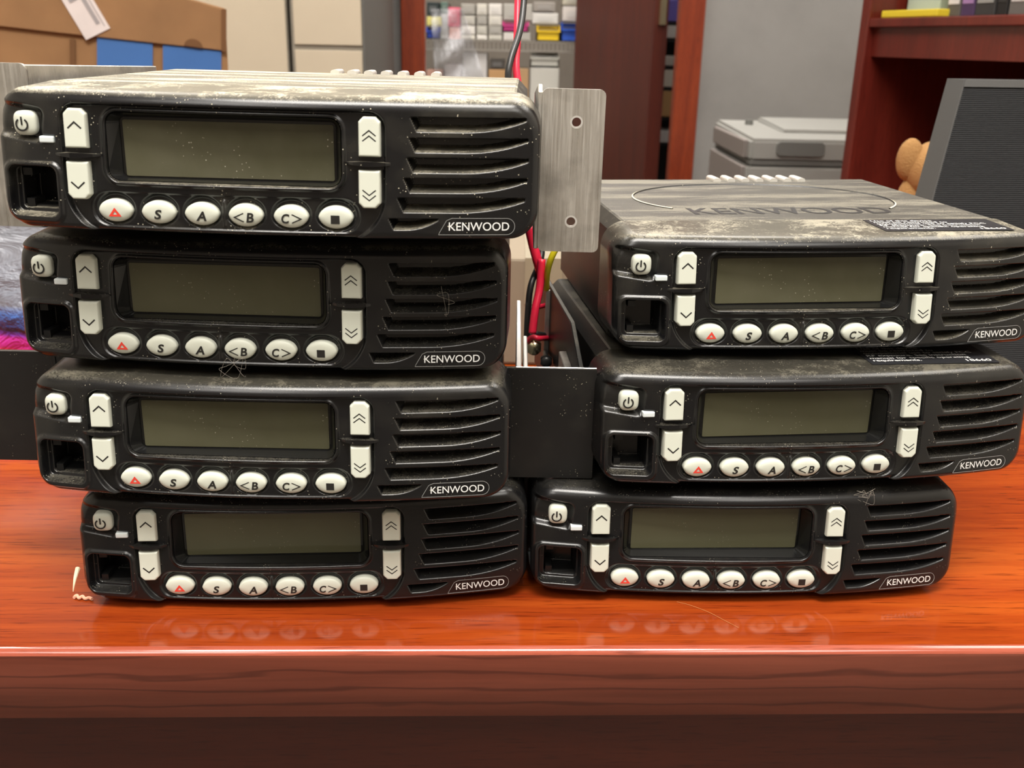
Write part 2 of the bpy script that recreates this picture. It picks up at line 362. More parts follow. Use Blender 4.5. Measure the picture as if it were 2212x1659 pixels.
def face_y(x, z):
    x = np.asarray(x, float); z = np.asarray(z, float)
    y = ybase(x, z)
    # central control panel, sunk below the surround and open at the bottom
    pl = np.where(z > -6, sd_rr(x, z, -12.7, -6.0, 49.6, 21.4, 5.5), sd_rr(x, z, -12.7, -6.0, 49.6, 18.5, 15.5))
    pm = ss(-pl, 0.0, 1.1); y = y + 2.0 * pm
    y = y - 0.0 * pm
    # display recess with a raised lip
    dl = sd_rr(x, z, -12.5, 2.7, 35.6, 10.0, 3.6)
    lip = np.exp(-((dl - 0.75) / 0.6) ** 2) * (0.5 + 0.5 * ss(-z, -9, 0)); y = y - 1.1 * lip
    fl = 5.0 + 0.03 * z; k = ss(-dl, -0.2, 0.2); y = y * (1 - k) + fl * k
    # key wells
    st = sd_rr(x, z, -12.8, -16.0, 41.6, 5.4, 5.3); y = y + 0.8 * ss(-st, -0.2, 0.7)
    for kx in KEYX:
        q = np.hypot((x - kx) / 6.4, (z - KEYZ - 0.6) / 5.0); y = y + 1.4 * ss(1 - q, -0.02, 0.2)
    y = y - 0.9 * np.exp(-((x + 12.75) / 0.32) ** 2) * ss(-np.abs(z + 16.2), -4.6, -3.4)
    # scoop round the power button
    c, s = math.cos(R(-8)), math.sin(R(-8)); xx = (x + 76.5) * c + (z - 9.2) * s; zz = -(x + 76.5) * s + (z - 9.2) * c
    sc = sd_rr(xx, zz, 0, 0, 9.2, 5.6, 2.6); y = y + 2.3 * ss(-sc, -0.2, 2.0) - 0.4 * ss(-sc, 1.5, 5)
    # modular microphone socket: raised rim, stepped opening
    jr = sd_rr(x, z, -72.2, -11.6, 9.4, 9.0, 3.2); y = y - 0.9 * ss(-jr, -0.6, 0.5)
    jo = sd_rr(x, z, -72.2, -11.3, 8.1, 7.6, 2.6); y = y + 4.2 * ss(-jo, -0.1, 1.0)
    ji = sd_rr(x, z, -71.6, -10.8, 6.0, 6.2, 0.9); y = y + 10.0 * ss(-ji, -0.1, 0.6)
    # status lamp hole
    y = y + 0.8 * ss(-sd_rr(x, z, -66.3, 4.25, 2.4, 1.15, 0.5), -0.1, 0.3)
    # loudspeaker slots: sharp upper edge, sloping lower shelf
    for i, (xl, zt, xr) in enumerate(SLOT):
        hgt = 4.5 if i < 5 else 3.6; L = xr - xl; t = np.clip((x - xl) / L, 0, 1)
        zb = zt - hgt + (hgt - (1.1 if i < 5 else 0.5)) * (np.clip((t - (0.45 if i < 5 else 0.3)) / (0.55 if i < 5 else 0.7), 0, 1)) ** 2.2
        ul = (x - xl) - 0.45 * (zt - z)
        dpt = np.minimum(np.minimum((zt - z) / 0.45, np.clip((z - zb) / 1.5, 0, 1) ** 1.8), np.minimum(ul / 1.3, (xr - x) / 0.8))
        y = y + 6.5 * np.clip(dpt, 0, 1) ** 0.9 - 0.0
    # rounded rim
    d = -sd_rr(x, z, *OC); Rr = 2.4 + 1.9 * ss(z, 6, 17); q = np.clip(Rr - d, 0.0, Rr); y = y + (Rr - np.sqrt(np.maximum(Rr * Rr - q * q, 0)))
    return y

def build_faceplate():
    dx = 0.30
    e = 9.0 * (1 - np.cos(np.linspace(0, math.pi / 2, 44)))
    xs = np.concatenate([-83 + e[:-1], np.arange(-74, 74.01, dx), (83 - e[:-1])[::-1]])
    h = OC[2]; cz, hz, r = OC[1], OC[3], OC[4]
    ax = np.clip(np.abs(xs) - (h - r), 0, r); drop = r - np.sqrt(np.maximum(r * r - ax * ax, 0))
    zt = cz + hz - drop; zb = cz - hz + drop
    nz = 150; t = np.linspace(0, 1, nz); t = t - 0.055 * np.sin(2 * math.pi * t) / 1.0 * 0.6
    X = np.repeat(xs[:, None], nz, 1); Z = zb[:, None] + (zt - zb)[:, None] * t[None]
    Y = face_y(X, Z); nx = len(xs)
    V = np.stack([X, Y, Z], 2).reshape(-1, 3)
    idx = np.arange(nx * nz).reshape(nx, nz)
    F = np.stack([idx[:-1, :-1], idx[1:, :-1], idx[1:, 1:], idx[:-1, 1:]], 2).reshape(-1, 4)
    ring = list(idx[:, 0]) + list(idx[-1, 1:]) + list(idx[-2::-1, -1]) + list(idx[0, -2:0:-1])
    rv = V[ring]; n = len(ring); extra = []; rows = [np.array(ring)]; base = len(V)
    for k, (yy, grow, top) in enumerate(((4.0, 0.05, 0.1), (29.0, 0.25, 0.95), (30.0, -0.6, 0.2), (30.0, -6.0, -4.0))):
        q = rv.copy(); q[:, 0] *= 1 + grow / 83; q[:, 2] = cz + (q[:, 2] - cz) * (1 + grow / hz)
        q[:, 2] += np.where(rv[:, 2] > cz, (top - grow) * np.clip((rv[:, 2] - cz) / hz, 0, 1), 0)
        q[:, 1] = np.maximum(yy, rv[:, 1] + 0.3) if k == 0 else yy
        if k == 0: q[:, 1] = rv[:, 1] + 3.0
        extra.append(q); rows.append(base + k * n + np.arange(n))
    V = np.concatenate([V] + extra); FF = [F]
    for a, b in zip(rows[:-1], rows[1:]):
        FF.append(np.stack([a, b, np.roll(b, -1), np.roll(a, -1)], 1))
    F = np.concatenate(FF); V = V * mm
    me = bpy.data.meshes.new('faceplate')
    me.vertices.add(len(V)); me.vertices.foreach_set('co', V.ravel())
    me.loops.add(len(F) * 4); me.loops.foreach_set('vertex_index', F.ravel().astype(np.int32))
    me.polygons.add(len(F)); me.polygons.foreach_set('loop_start', np.arange(0, len(F) * 4, 4, dtype=np.int32))
    me.polygons.foreach_set('use_smooth', np.ones(len(F), bool)); me.update(calc_edges=True); me.validate()
    return me

def dome(rx, rz, front, back, bulge, shape=2.0, n=40, point=0.0):   # key cap: a low dome on a straight wall (mm)
    vs, fs = [], []
    rings = [(1.0, back), (1.0, front + bulge * 0.95), (0.965, front + bulge * 0.62), (0.86, front + bulge * 0.35), (0.6, front + bulge * 0.1), (0.3, front + bulge * 0.02)]
    for s, y in rings:
        for k in range(n):
            a = 2 * math.pi * k / n; ca, sa = math.cos(a), math.sin(a)
            px = math.copysign(abs(ca) ** (2 / shape), ca); pz = math.copysign(abs(sa) ** (2 / shape), sa)
            px *= 1 + point * (1 - abs(sa)) ** 3
            vs.append((px * rx * s * mm, y * mm, pz * rz * s * mm))
    for i in range(len(rings) - 1):
        for k in range(n): fs.append((i * n + k, i * n + (k + 1) % n, (i + 1) * n + (k + 1) % n, (i + 1) * n + k))
    fs.append(tuple((len(rings) - 1) * n + k for k in range(n)))
    return mesh('cap', vs, [f[::-1] for f in fs])
def flatpoly(loops, y, cx=0, cz=0):      # printed mark in the x-z plane facing the viewer (mm)
    me = curve_fill(loops); co = np.zeros(len(me.vertices) * 3); me.vertices.foreach_get('co', co); co = co.reshape(-1, 3)
    me.vertices.foreach_set('co', (np.stack([co[:, 0] + cx, np.full(len(co), y), co[:, 1] + cz], 1) * mm).ravel()); me.update(); return me
def stroke(pts, wd):                     # open polyline outline of width wd (2D)
    L, Rr = [], []
    for i, p in enumerate(pts):
        a = Vector(pts[max(i - 1, 0)]); b = Vector(pts[min(i + 1, len(pts) - 1)]); p = Vector(p)
        d1 = (p - a).normalized() if i else (b - p).normalized(); d2 = (b - p).normalized() if i < len(pts) - 1 else d1
        nn = Vector((-d1.y - d2.y, d1.x + d2.x)).normalized(); k = wd / 2 / max(0.4, nn.dot(Vector((-d1.y, d1.x))))
        L.append(p + nn * k); Rr.append(p - nn * k)
    return [(q.x, q.y) for q in L + Rr[::-1]]

def build_radio():
    root = empty('mobile_radio')
    link('faceplate', build_faceplate(), M['plastic'], root)
    # chassis
    prof = [(-79, -24.6), (-77.6, -26), (77.6, -26), (79, -24.6), (79, 15.5), (75.2, 19.6), (74.4, 20), (-74.4, 20), (-75.2, 19.6), (-79, 15.5)]
    bm = prism([(x * mm, z * mm) for x, z in prof], 0.0285, 0.146)
    obj('chassis', bm, M['chassis'], root)
    for k in range(7):
        x = -3.7 + 7.18 * k
        bm = prism([((x + a) * mm, b * mm) for a, b in rrect(0, 20.2, 1.9, 1.5, 1.2, 4)], 0.1375, 0.150); o = obj('heat_sink_fin', bm, M['alu_edge'], root); o['fin'] = 1
    # display
    me = mesh('w', [(x * mm, (4.75 + 0.03 * z) * mm, z * mm) for x, z in rrect(-12.5, 2.7, 35.3, 9.7, 3.2)], [tuple(range(28))[::-1]])
    dw = link('display_window', me, M['gloss'], root)
    me = mesh('l', [(x * mm, (4.55 + 0.03 * z) * mm, z * mm) for x, z in rrect(-12.3, 1.9, 32.2, 8.4, 0.6)], [tuple(range(28))[::-1]])
    link('lcd', me, M['lcd'], dw)
    lo = rrect(-12.5, 2.7, 35.55, 9.95, 3.5); li = rrect(-12.4, 2.1, 33.0, 9.0, 1.6); n = len(lo)
    vs = [(x * mm, (ybase(x, z) + 2.25) * mm, z * mm) for x, z in lo] + [(x * mm, (4.6 + 0.03 * z) * mm, z * mm) for x, z in li]
    link('display_surround', mesh('ds', vs, [((i + 1) % n, i, n + i, n + (i + 1) % n) for i in range(n)]), mat('satin_black_surround', (0.008, 0.008, 0.008), 0.22), root)
    # power button
    o = link('power_button', dome(3.5, 3.65, 1.75, 7, 1.3, 3.2), M['key'], root, True); o.location = (-73.2 * mm, 0, 8.7 * mm)
    ringp = [(1.72 * math.sin(R(a)), 1.72 * math.cos(R(a))) for a in range(32, 329, 8)]
    me = flatpoly([stroke(ringp, 0.55)], 1.62, -0.6, -0.45); s = link('power_symbol', me, M['ink'], o)
    me = flatpoly([stroke([(0, 2.35), (0, -0.1)], 0.55)], 1.62, -0.6, -0.45); link('power_symbol', me, M['ink'], o)
    # status lamp
    o = box('status_lamp', -68.5 * mm, -64.1 * mm, 0.1 * mm, 4 * mm, 3.2 * mm, 5.2 * mm, M['lamp_lens'], root, 0.4 * mm)
    # side scroll buttons
    for sx, cx in ((0, -57.1), (1, 31.9)):
        for sz in (1, -1):
            yf = (-0.35 if sx == 0 else -3.05) if sz > 0 else (-2.25 if sx == 0 else -5.0)
            z0, z1 = (1.9, 13.6) if sz > 0 else (-13.2, -1.8); zc = 7.75 if sz > 0 else -7.5; hh = (z1 - z0) / 2
            hw = 3.55 if sx == 0 else 3.4
            c = 1.5
            top = [(-hw, -hh), (hw, -hh), (hw, hh - c), (hw - c, hh), (-hw + c, hh), (-hw, hh - c)]
            if sz < 0: top = [(x, -z) for x, z in top][::-1]
            bm = bmesh.new()
            def loop(sc, y, lean=0.09): return [bm.verts.new(((x * sc if True else x) * mm, (y + lean * z * 1.0) * mm, (z * (1 - (1 - sc) * 0.55)) * mm)) for x, z in top]
            a = loop(1.0, 6.0); b = loop(0.985, 1.0); cc = loop(0.90, 0.12); dd = loop(0.80, 0.0)
            for p, q in ((a, b), (b, cc), (cc, dd)):
                for i in range(6): bm.faces.new((p[i], p[(i + 1) % 6], q[(i + 1) % 6], q[i]))
            bm.faces.new(dd); bmesh.ops.recalc_face_normals(bm, faces=bm.faces)
            bmesh.ops.bevel(bm, geom=[e for e in bm.edges], offset=0.22 * mm, segments=2, affect='EDGES', profile=0.5)
            o = obj('scroll_button', bm, M['key'], root, False); o.location = (cx * mm, (yf + 0.0) * mm, zc * mm)
            zs = (9.6 if sx == 0 else 9.65) if sz > 0 else (-9.75 if sx == 0 else -10.7)
            arm = 2.05; rise = 1.85
            for kk in ((0,) if sx == 0 else (0, 1)):
                za = (zs - kk * 1.55 * sz) - zc
                if sx == 1: arm, rise = 2.0, 1.55
                me = flatpoly([stroke([(-arm, -sz * rise), (0, 0), (arm, -sz * rise)], 0.5 if sx == 0 else 0.36)], 0.0, 0, za)
                co = np.zeros(len(me.vertices) * 3); me.vertices.foreach_get('co', co); co = co.reshape(-1, 3); co[:, 1] = 0.09 * co[:, 2] - 0.045 * mm
                me.vertices.foreach_set('co', co.ravel()); link('arrow_mark', me, M['ink'], o)
        # fin between the two buttons
        bm = bmesh.new(); pr = [(-7.3, -0.2), (-4.9, -1.75), (-1.7, -2.5), (1.7, -2.5), (4.9, -1.75), (7.3, -0.2), (5.5, 1.6), (-5.5, 1.6)]
        yb0 = ybase(cx, 0) + 1.5
        a = [bm.verts.new(((cx + x) * mm, (yb0 + y * 1.15) * mm, (0.25 + 0.65 * (1 - abs(x) / 7.4)) * mm)) for x, y in pr]
        b = [bm.verts.new(((cx + x) * mm, (yb0 + y * 1.15) * mm, (-0.25 - 0.65 * (1 - abs(x) / 7.4)) * mm)) for x, y in pr]
        bm.faces.new(a); bm.faces.new(b[::-1])
        for i in range(8): bm.faces.new((a[i], b[i], b[(i + 1) % 8], a[(i + 1) % 8]))
        bmesh.ops.recalc_face_normals(bm, faces=bm.faces); obj('divider_fin', bm, M['plastic'], root)
    # six function keys
    marks = ['tri', 'S', 'A', '<B', 'C>', 'sq']
    for kx, mk in zip(KEYX, marks):
        yf = ybase(kx, KEYZ) + 1.35
        o = link('function_key', dome(5.1, 3.5, 0, 4.5, 1.25, 2.0, 44, 0.04), M['key'], root, True); o.location = (kx * mm, yf * mm, KEYZ * mm)
        zc = -0.55; f = lambda x, z: -0.10 * mm + 0.022 * (x / mm) ** 2 * mm + 0.02 * (z / mm) ** 2 * mm
        if mk == 'tri':
            t = [(0, 1.55), (-2.0, -1.2), (2.0, -1.2)]; t2 = [(0, 0.42), (-0.78, -0.62), (0.78, -0.62)]
            link('key_mark', flatpoly([t, t2], -0.10, 0, zc), M['red_ink'], o)
        elif mk == 'sq':
            link('key_mark', flatpoly([[(-1.35, -1.3), (1.35, -1.3), (1.35, 1.3), (-1.35, 1.3)]], -0.08, 0, zc), M['ink'], o)
        elif mk in 'SA':
            me = place_text(mk, 0, zc * mm, (2.4 if mk == 'S' else 3.2) * mm, 2.95 * mm, lambda x, z: -0.10 * mm, bold=0.03, shear=0.2); link('key_mark', me, M['ink'], o)
        else:
            L = mk[0] if mk == 'C>' else mk[1]; lx = -1.5 if mk == 'C>' else 1.5
            me = place_text(L, lx * mm, zc * mm, (2.5 if L == 'C' else 2.3) * mm, 2.95 * mm, lambda x, z: -0.08 * mm, bold=0.026, shear=0.15); link('key_mark', me, M['ink'], o)
            sg = 1 if mk == 'C>' else -1
            link('key_mark', flatpoly([stroke([(sg * 0.45, 1.3), (sg * 3.3, 0), (sg * 0.45, -1.3)], 0.34)], -0.02, 0, zc), M['ink'], o)
    # contacts inside the microphone socket
    bm = bmesh.new(); bx(bm, -77 * mm, -74.6 * mm, 5 * mm, 12 * mm, -17 * mm, -14.4 * mm); bx(bm, -77 * mm, -74.2 * mm, 5 * mm, 12 * mm, -7.2 * mm, -5 * mm); bx(bm, -77.4 * mm, -66 * mm, 6 * mm, 12 * mm, -17.2 * mm, -16.4 * mm)
    obj('socket_insert', bm, M['hole'], root)
    # brand badge
    yf = lambda x, z: (float(face_y(x / mm, z / mm)) - 0.06) * mm
    me = place_text('KENWOOD', 64.95 * mm, -18.35 * mm, 18.5 * mm, 2.55 * mm, yf, bold=0.004, spacing=1.0); b = link('brand_lettering', me, M['white_ink'], root)
    pts = [(52.6, -20.9), (73.4, -20.9)] + [(73.4 + 2.5 * math.sin(R(a)), -18.4 - 2.5 * math.cos(R(a))) for a in range(15, 181, 15)] + [(56.6, -15.9), (55.0, -16.6), (52.9, -20.2), (52.6, -20.9)]
    dense = []
    for p, q in zip(pts[:-1], pts[1:]):
        k = max(1, int(math.hypot(q[0] - p[0], q[1] - p[1]) / 1.5))
        dense += [(p[0] + (q[0] - p[0]) * i / k, p[1] + (q[1] - p[1]) * i / k) for i in range(k)]
    dense.append(pts[-1])
    me = tube([(x * mm, yf(x * mm, z * mm) + 0.05 * mm, z * mm) for x, z in dense], 0.09 * mm, 4, smooth_path=False); link('badge_outline', me, flat((0.30, 0.30, 0.29)), root)
    return root

def kids(o): return [c for c in bpy.data.objects if c.parent == o]
def copy_tree(o, parent=None):
    c = o.copy(); COL.objects.link(c); c.parent = parent
    for ch in kids(o): copy_tree(ch, c)
    return c

RAD = {   # position (mm, from the phone), axes, dust, gap below (mm)
 'A': ((-76.0, 302.63, -35.6), ((0.99997, 0.0065, 0.00487), (-0.00648, 0.99997, -0.00364), (-0.00489, 0.00361, 0.99998)), 1.0, 1.6),
 'B': ((-85.25, 317.65, -83.3), ((0.99967, 0.0255, 0.0), (-0.0255, 0.99967, -0.00186), (0.0, 0.00186, 1.0)), 0.42, 0.25),
 'C': ((-83.18, 311.5, -129.63), ((1.0, -0.00056, -0.00224), (0.00056, 1.0, 0.0), (0.00224, 0.0, 1.0)), 0.5, 1.9),
 'D': ((-75.38, 323.99, -177.67), ((0.99711, -0.07595, -0.003), (0.07596, 0.99711, 0.00111), (0.0029, -0.00133, 0.99999)), 0.25, 0.0),
 'E': ((118.82, 353.05, -83.36), ((0.99304, -0.11757, -0.00682), (0.11758, 0.99306, 0.00116), (0.00664, -0.00195, 0.99998)), 0.75, 0.5),
 'F': ((115.0, 336.84, -130.03), ((0.99108, -0.13316, 0.00465), (0.13315, 0.99109, 0.00278), (-0.00498, -0.00213, 0.99999)), 0.45, 1.2),
 'G': ((91.63, 334.62, -177.29), ((0.99829, -0.05844, 0.00253), (0.05844, 0.99829, 0.00058), (-0.00256, -0.00043, 1.0)), 0.2, 0.0)}
LAB = {'A': 'black two-way radio caked in pale dust, top of the left stack of four',
       'B': 'black two-way radio with lint in its speaker slots, second from top in left stack',
       'C': 'black two-way radio between black bracket flanges, third from top in left stack',
       'D': 'black two-way radio lying on the desk under the left stack of four',
       'E': 'black two-way radio with dusty top and warning sticker, top of the right stack',
       'F': 'black two-way radio in the middle of the right stack of three',
       'G': 'black two-way radio lying on the desk under the right stack of three'}
proto = build_radio(); RADIO = {}
for k, (p, ax, dust, gap) in RAD.items():
    o = proto if k == 'A' else copy_tree(proto)
    o.matrix_world = Matrix.Translation((p[0] * mm, p[1] * mm, p[2] * mm + EYE)) @ Matrix(ax).to_4x4()
    tag(o, LAB[k], 'radio', 'two-way radios stacked on the desk'); RADIO[k] = o
    for c in kids(o):
        c['dust'] = dust * {'E': 0.72, 'A': 1.0}.get(k, 0.85) if c.name.startswith('chassis') else dust
        for g_ in kids(c): g_['dust'] = dust
    # rubber pads under the case, as thick as the gap to what lies below
    if gap > 0:
        for x in (-62, 62):
            for y in (50, 132):
                bm = bmesh.new(); bmesh.ops.create_cone(bm, cap_ends=True, segments=16, radius1=5 * mm, radius2=5 * mm, depth=gap * mm, matrix=Matrix.Translation((x * mm, y * mm, -(26 + gap / 2) * mm)))
                obj('rubber_pad', bm, M['rubber'], o)

def W(k, x, y, z): return RADIO[k].matrix_world @ Vector((x * mm, y * mm, z * mm))
# warning stickers on the sloping top of the face (right stack) and the maker's name cast into the lid
def sticker(k, x0, x1, y0, y1, lines, with_print=True):
    zt = lambda y: (19.2 + 0.95 * y / 29.0 + 0.06)
    me = mesh('s', [((x0) * mm, y0 * mm, zt(y0) * mm), (x1 * mm, y0 * mm, zt(y0) * mm), (x1 * mm, y1 * mm, zt(y1) * mm), (x0 * mm, y1 * mm, zt(y1) * mm)], [(0, 1, 2, 3)])
    s = link('warning_label', me, flat((0.02, 0.02, 0.022), 0.35), RADIO[k])
    me, co = text_mesh(lines, bold=0.012, line=1.0)
    x = (x0 + x1) / 2 - 1.5 + co[:, 0] * (x1 - x0 - 7); y = (y0 + y1) / 2 + 0.4 + co[:, 1] * (y1 - y0 - 4.5)
    me.vertices.foreach_set('co', (np.stack([x, y, zt(y) + 0.06], 1) * mm).ravel()); me.update(); link('label_text', me, M['white_ink'], s)
    me, co = text_mesh('18660', bold=0.012)
    x = x1 - 7 + co[:, 0] * 10; y = y0 + 3.2 + co[:, 1] * 2.3
    me.vertices.foreach_set('co', (np.stack([x, y, zt(y) + 0.06], 1) * mm).ravel()); me.update(); link('label_text', me, M['white_ink'], s)
TXT = 'Use of this device\nmust be restricted to\noccupational use to satisfy FCC\nRF exposure. See instruction\nmanual for specific operating\nrequirements.'
sticker('E', 19.5, 70.5, 7.0, 27.5, TXT); sticker('F', 19.5, 70.5, 7.0, 27.5, TXT)
for k in 'E':
    ch = [c for c in kids(RADIO[k]) if c.name.startswith('chassis')][0]
    me, co = text_mesh('KENWOOD', bold=0.01)
    me.vertices.foreach_set('co', (np.stack([-0.5 + co[:, 0] * 84, 50 + co[:, 1] * 15, np.full(len(co), 20.12)], 1) * mm).ravel()); me.update()
    o = link('cast_lettering', me, mat('cast_letter_black', (0.02, 0.02, 0.02), 0.4), ch)
    ell = [((-1 + 57 * math.cos(R(a))) * mm, (82 + 46 * math.sin(R(a))) * mm, 20.0 * mm) for a in range(-38, 219, 6)]
    o = link('cast_ring', tube(ell, 0.55 * mm, 5), M['chassis'], ch); o['dust'] = 2.0

# ================================================================== mounting brackets
def flange(name, x0, x1, z0, z1, y, th, holes, matl, parent, r=2.0):
    lp = [rrect((x0 + x1) / 2, (z0 + z1) / 2, abs(x1 - x0) / 2, (z1 - z0) / 2, r, 4)]
    for hx_, hz_, hr in holes: lp.append([(hx_ + hr * math.cos(R(a)), hz_ + hr * math.sin(R(a))) for a in range(0, 360, 20)])
    me = curve_fill([[(x * mm, z * mm) for x, z in l] for l in lp], th / 2 * mm)
    co = np.zeros(len(me.vertices) * 3); me.vertices.foreach_get('co', co); co = co.reshape(-1, 3)
    me.vertices.foreach_set('co', np.stack([co[:, 0], y * mm + co[:, 2], co[:, 1]], 1).ravel()); me.update()
    return link(name, me, matl, parent)
def side_plate(name, x, th, prof, matl, parent):      # profile in (y, z), mm
    bm = bmesh.new(); a = [bm.verts.new((x * mm, y * mm, z * mm)) for y, z in prof]; b = [bm.verts.new(((x + th) * mm, y * mm, z * mm)) for y, z in prof]
    bm.faces.new(a); bm.faces.new(b[::-1]); n = len(prof)
    for i in range(n): bm.faces.new((a[i], b[i], b[(i + 1) % n], a[(i + 1) % n]))
    bmesh.ops.recalc_face_normals(bm, faces=bm.faces); bmesh.ops.bevel(bm, geom=list(bm.edges), offset=0.3 * mm, segments=1, affect='EDGES')
    return obj(name, bm, matl, parent)
def ring(cx, cz, y, r0, r1, matl, parent):
    lp = [[(r * math.cos(R(a)), r * math.sin(R(a))) for a in range(0, 360, 18)] for r in (r1, r0)]
    return link('hole_rim', flatpoly(lp, y, cx, cz), matl, parent)
def bracket(k, label):
    o = empty('mounting_bracket'); o.matrix_world = RADIO[k].matrix_world.copy(); tag(o, label, 'bracket', 'radio mounting brackets'); return o
b = bracket('A', 'bare aluminium angle bracket with two holes, right of the dusty top radio')
f1 = flange('flange', 83.6, 104.2, -31.6, 21.6, 29.2, 1.6, [(95, 11.2, 1.55), (94.6, -21.3, 1.55)], M['alu'], b)
for hz_ in (11.2, -21.3): ring(95 if hz_ > 0 else 94.6, hz_, 28.35, 1.5, 2.1, M['alu_edge'], f1)
side_plate('side_plate', 82.2, 1.6, [(29, -31), (29, 20.6), (33, 22.4), (40, 22.4), (150, 14), (150, -31)], M['alu'], b)
b = bracket('A', 'bare aluminium angle bracket standing above the left side of the dusty top radio')
f1 = flange('flange', -106, -83.6, -28.0, 25.0, 29.2, 1.6, [(-95.4, 14.6, 1.55)], M['alu'], b); ring(-95.4, 14.6, 28.35, 1.5, 2.1, M['alu_edge'], f1)
side_plate('side_plate', -85.4, 1.8, [(29, -28), (29, 24.6), (147, 20.9), (147, -28)], M['alu'], b)
b = bracket('C', 'black painted steel bracket flange between the two stacks')
f1 = flange('flange', 79.6, 114.4, -27.8, 16.0, 31.3, 2.0, [], M['black_steel'], b, 0.6); f1['dust'] = 0.5
tube_pts = [(84.6, 31.3, 16.05), (114.2, 31.3, 16.05)]
link('pale_edge', tube([(x * mm, y * mm, z * mm) for x, y, z in tube_pts], 0.3 * mm, 6), M['alu_edge'], f1)  # thin pale line along the top edge of the flange
side_plate('side_plate', 84.6, 2.0, [(32, -27.5), (32, 16), (130, 16), (130, -27.5)], M['alu_edge'], b)
side_plate('side_plate', 87.4, 1.6, [(33, -20), (33, 15.2), (75, 15.2), (75, -20)], M['alu_edge'], b)
b = bracket('C', 'black painted steel bracket flange at the left end of the third radio')
f1 = flange('flange', -122, -79.6, -24.6, 18.8, 31.3, 2.0, [], M['black_steel'], b, 0.6); f1['dust'] = 0.35
side_plate('side_plate', -86.2, 2.0, [(30, -24.5), (30, 18.5), (128, 18.5), (128, -24.5)], M['black_steel'], b)
b = bracket('F', 'black steel cradle side plate left of the right stack')
pl = side_plate('side_plate', -84.6, 2.0, [(33, -24), (33, 6), (60, 22), (150, 26), (150, -24)], M['black_steel'], b); pl['dust'] = 0.6
pl = side_plate('fold', -87.8, 3.2, [(36, -6), (36, 2), (66, 8), (66, 0)], M['alu'], b)
b = bracket('G', 'narrow black bracket strip hanging between the two lowest radios')
pl = side_plate('side_plate', -84.8, 4.4, [(26, -20), (26, 23), (110, 23), (110, -20)], M['black_steel'], b); pl['dust'] = 0.5

# ================================================================== wires and fasteners in the gap
def wire(name, pts, rad, matl, label, cat='wire', group=None):
    o = link(name, tube(pts, rad), matl, None, True); return tag(o, label, cat, group)
Y0 = 455
wire('power_cable', [at(1122, -260, 520), at(1120, -90, 490), at(1119, 10, 480), at(1117, 90, 470), at(1115, 150, 462), at(1128, 240, 458), at(1140, 400, 450), at(1150, 500, 445)], 0.0017, M['red_wire'], 'red wire rising behind the dusty top radio past the doorway')
wire('power_cable', [at(1140, -260, 516), at(1136, -90, 485), at(1131, 10, 474), at(1122, 70, 466), at(1103, 130, 458), at(1098, 180, 455), at(1110, 300, 455), at(1135, 420, 455), at(1166, 520, 455), at(1168, 560, 450), at(1146, 620, 440), at(1139, 700, 436), at(1138, 760, 436)], 0.0015, M['black_wire'], 'black wire crossing the red wire behind the dusty top radio')
wire('hookup_wire', [at(1143, 490, 440), at(1152, 530, 440), at(1164, 575, 440), at(1172, 610, 450)], 0.0022, M['red_wire'], 'thick red wire slanting beside the aluminium flange')
wire('hookup_wire', [at(1170, 560, 430), at(1166, 620, 428), at(1156, 670, 424), at(1150, 720, 422)], 0.0018, M['red_wire'], 'red wire hanging straight down between the stacks')
wire('hookup_wire', [at(1202, 535, 425), at(1190, 560, 425), at(1182, 590, 428), at(1180, 625, 434)], 0.0014, M['yellow_wire'], 'yellow wire under the aluminium flange')
wire('hookup_wire', [at(1136, 738, 428), at(1150, 728, 428), at(1165, 731, 428), at(1184, 730, 436)], 0.0012, M['red_wire'], 'short red wire lying across the top of the brass bolt')
wire('hookup_wire', [at(1146, 727, 430), at(1160, 721, 430), at(1182, 724, 438)], 0.0011, M['black_wire'], 'short black wire end above the brass bolt')
wire('hookup_wire', [at(1160, 664, 440), at(1172, 661, 446), at(1190, 655, 452)], 0.0012, M['red_wire'], 'short red wire stub behind the hanging red wire')
def bolt(u, v, y, r, label, matl):
    p = at(u, v, y); o = empty('bolt', p); tag(o, label, 'bolt')
    bm = bmesh.new(); bmesh.ops.create_uvsphere(bm, u_segments=18, v_segments=10, radius=r)
    for q in bm.verts: q.co.y *= 0.6
    obj('head', bm, matl, o, True)
    bm = bmesh.new(); bmesh.ops.create_cone(bm, cap_ends=True, segments=6, radius1=r * 1.15, radius2=r * 1.15, depth=r * 0.7, matrix=Matrix.Translation((0, r * 0.7, 0)) @ Matrix.Rotation(R(90), 4, 'X')); obj('nut', bm, matl, o)
    bm = bmesh.new(); bmesh.ops.create_cone(bm, cap_ends=True, segments=12, radius1=r * 0.5, radius2=r * 0.5, depth=r * 5, matrix=Matrix.Translation((0, r * 3, 0)) @ Matrix.Rotation(R(90), 4, 'X')); obj('shank', bm, matl, o)
bolt(1153, 752, 428, 0.0034, 'round brass bolt head below the red wires', M['brass'])
bolt(1180, 782, 420, 0.0026, 'small black bolt head beside the brass bolt', M['black_wire'])
o = obj('plate_edge', prism([(x * mm, z * mm) for x, z in [(-1.6, -16), (1.0, -16), (1.6, 14), (-1.2, 14)]], -0.0006, 0.0006, 0.0003), M['alu']); o.location = at(1183, 690, 436); tag(o, 'grey metal front edge of the bracket side plate between the stacks', 'plate edge')  # loose strip standing in for the front edge of the bracket side plate
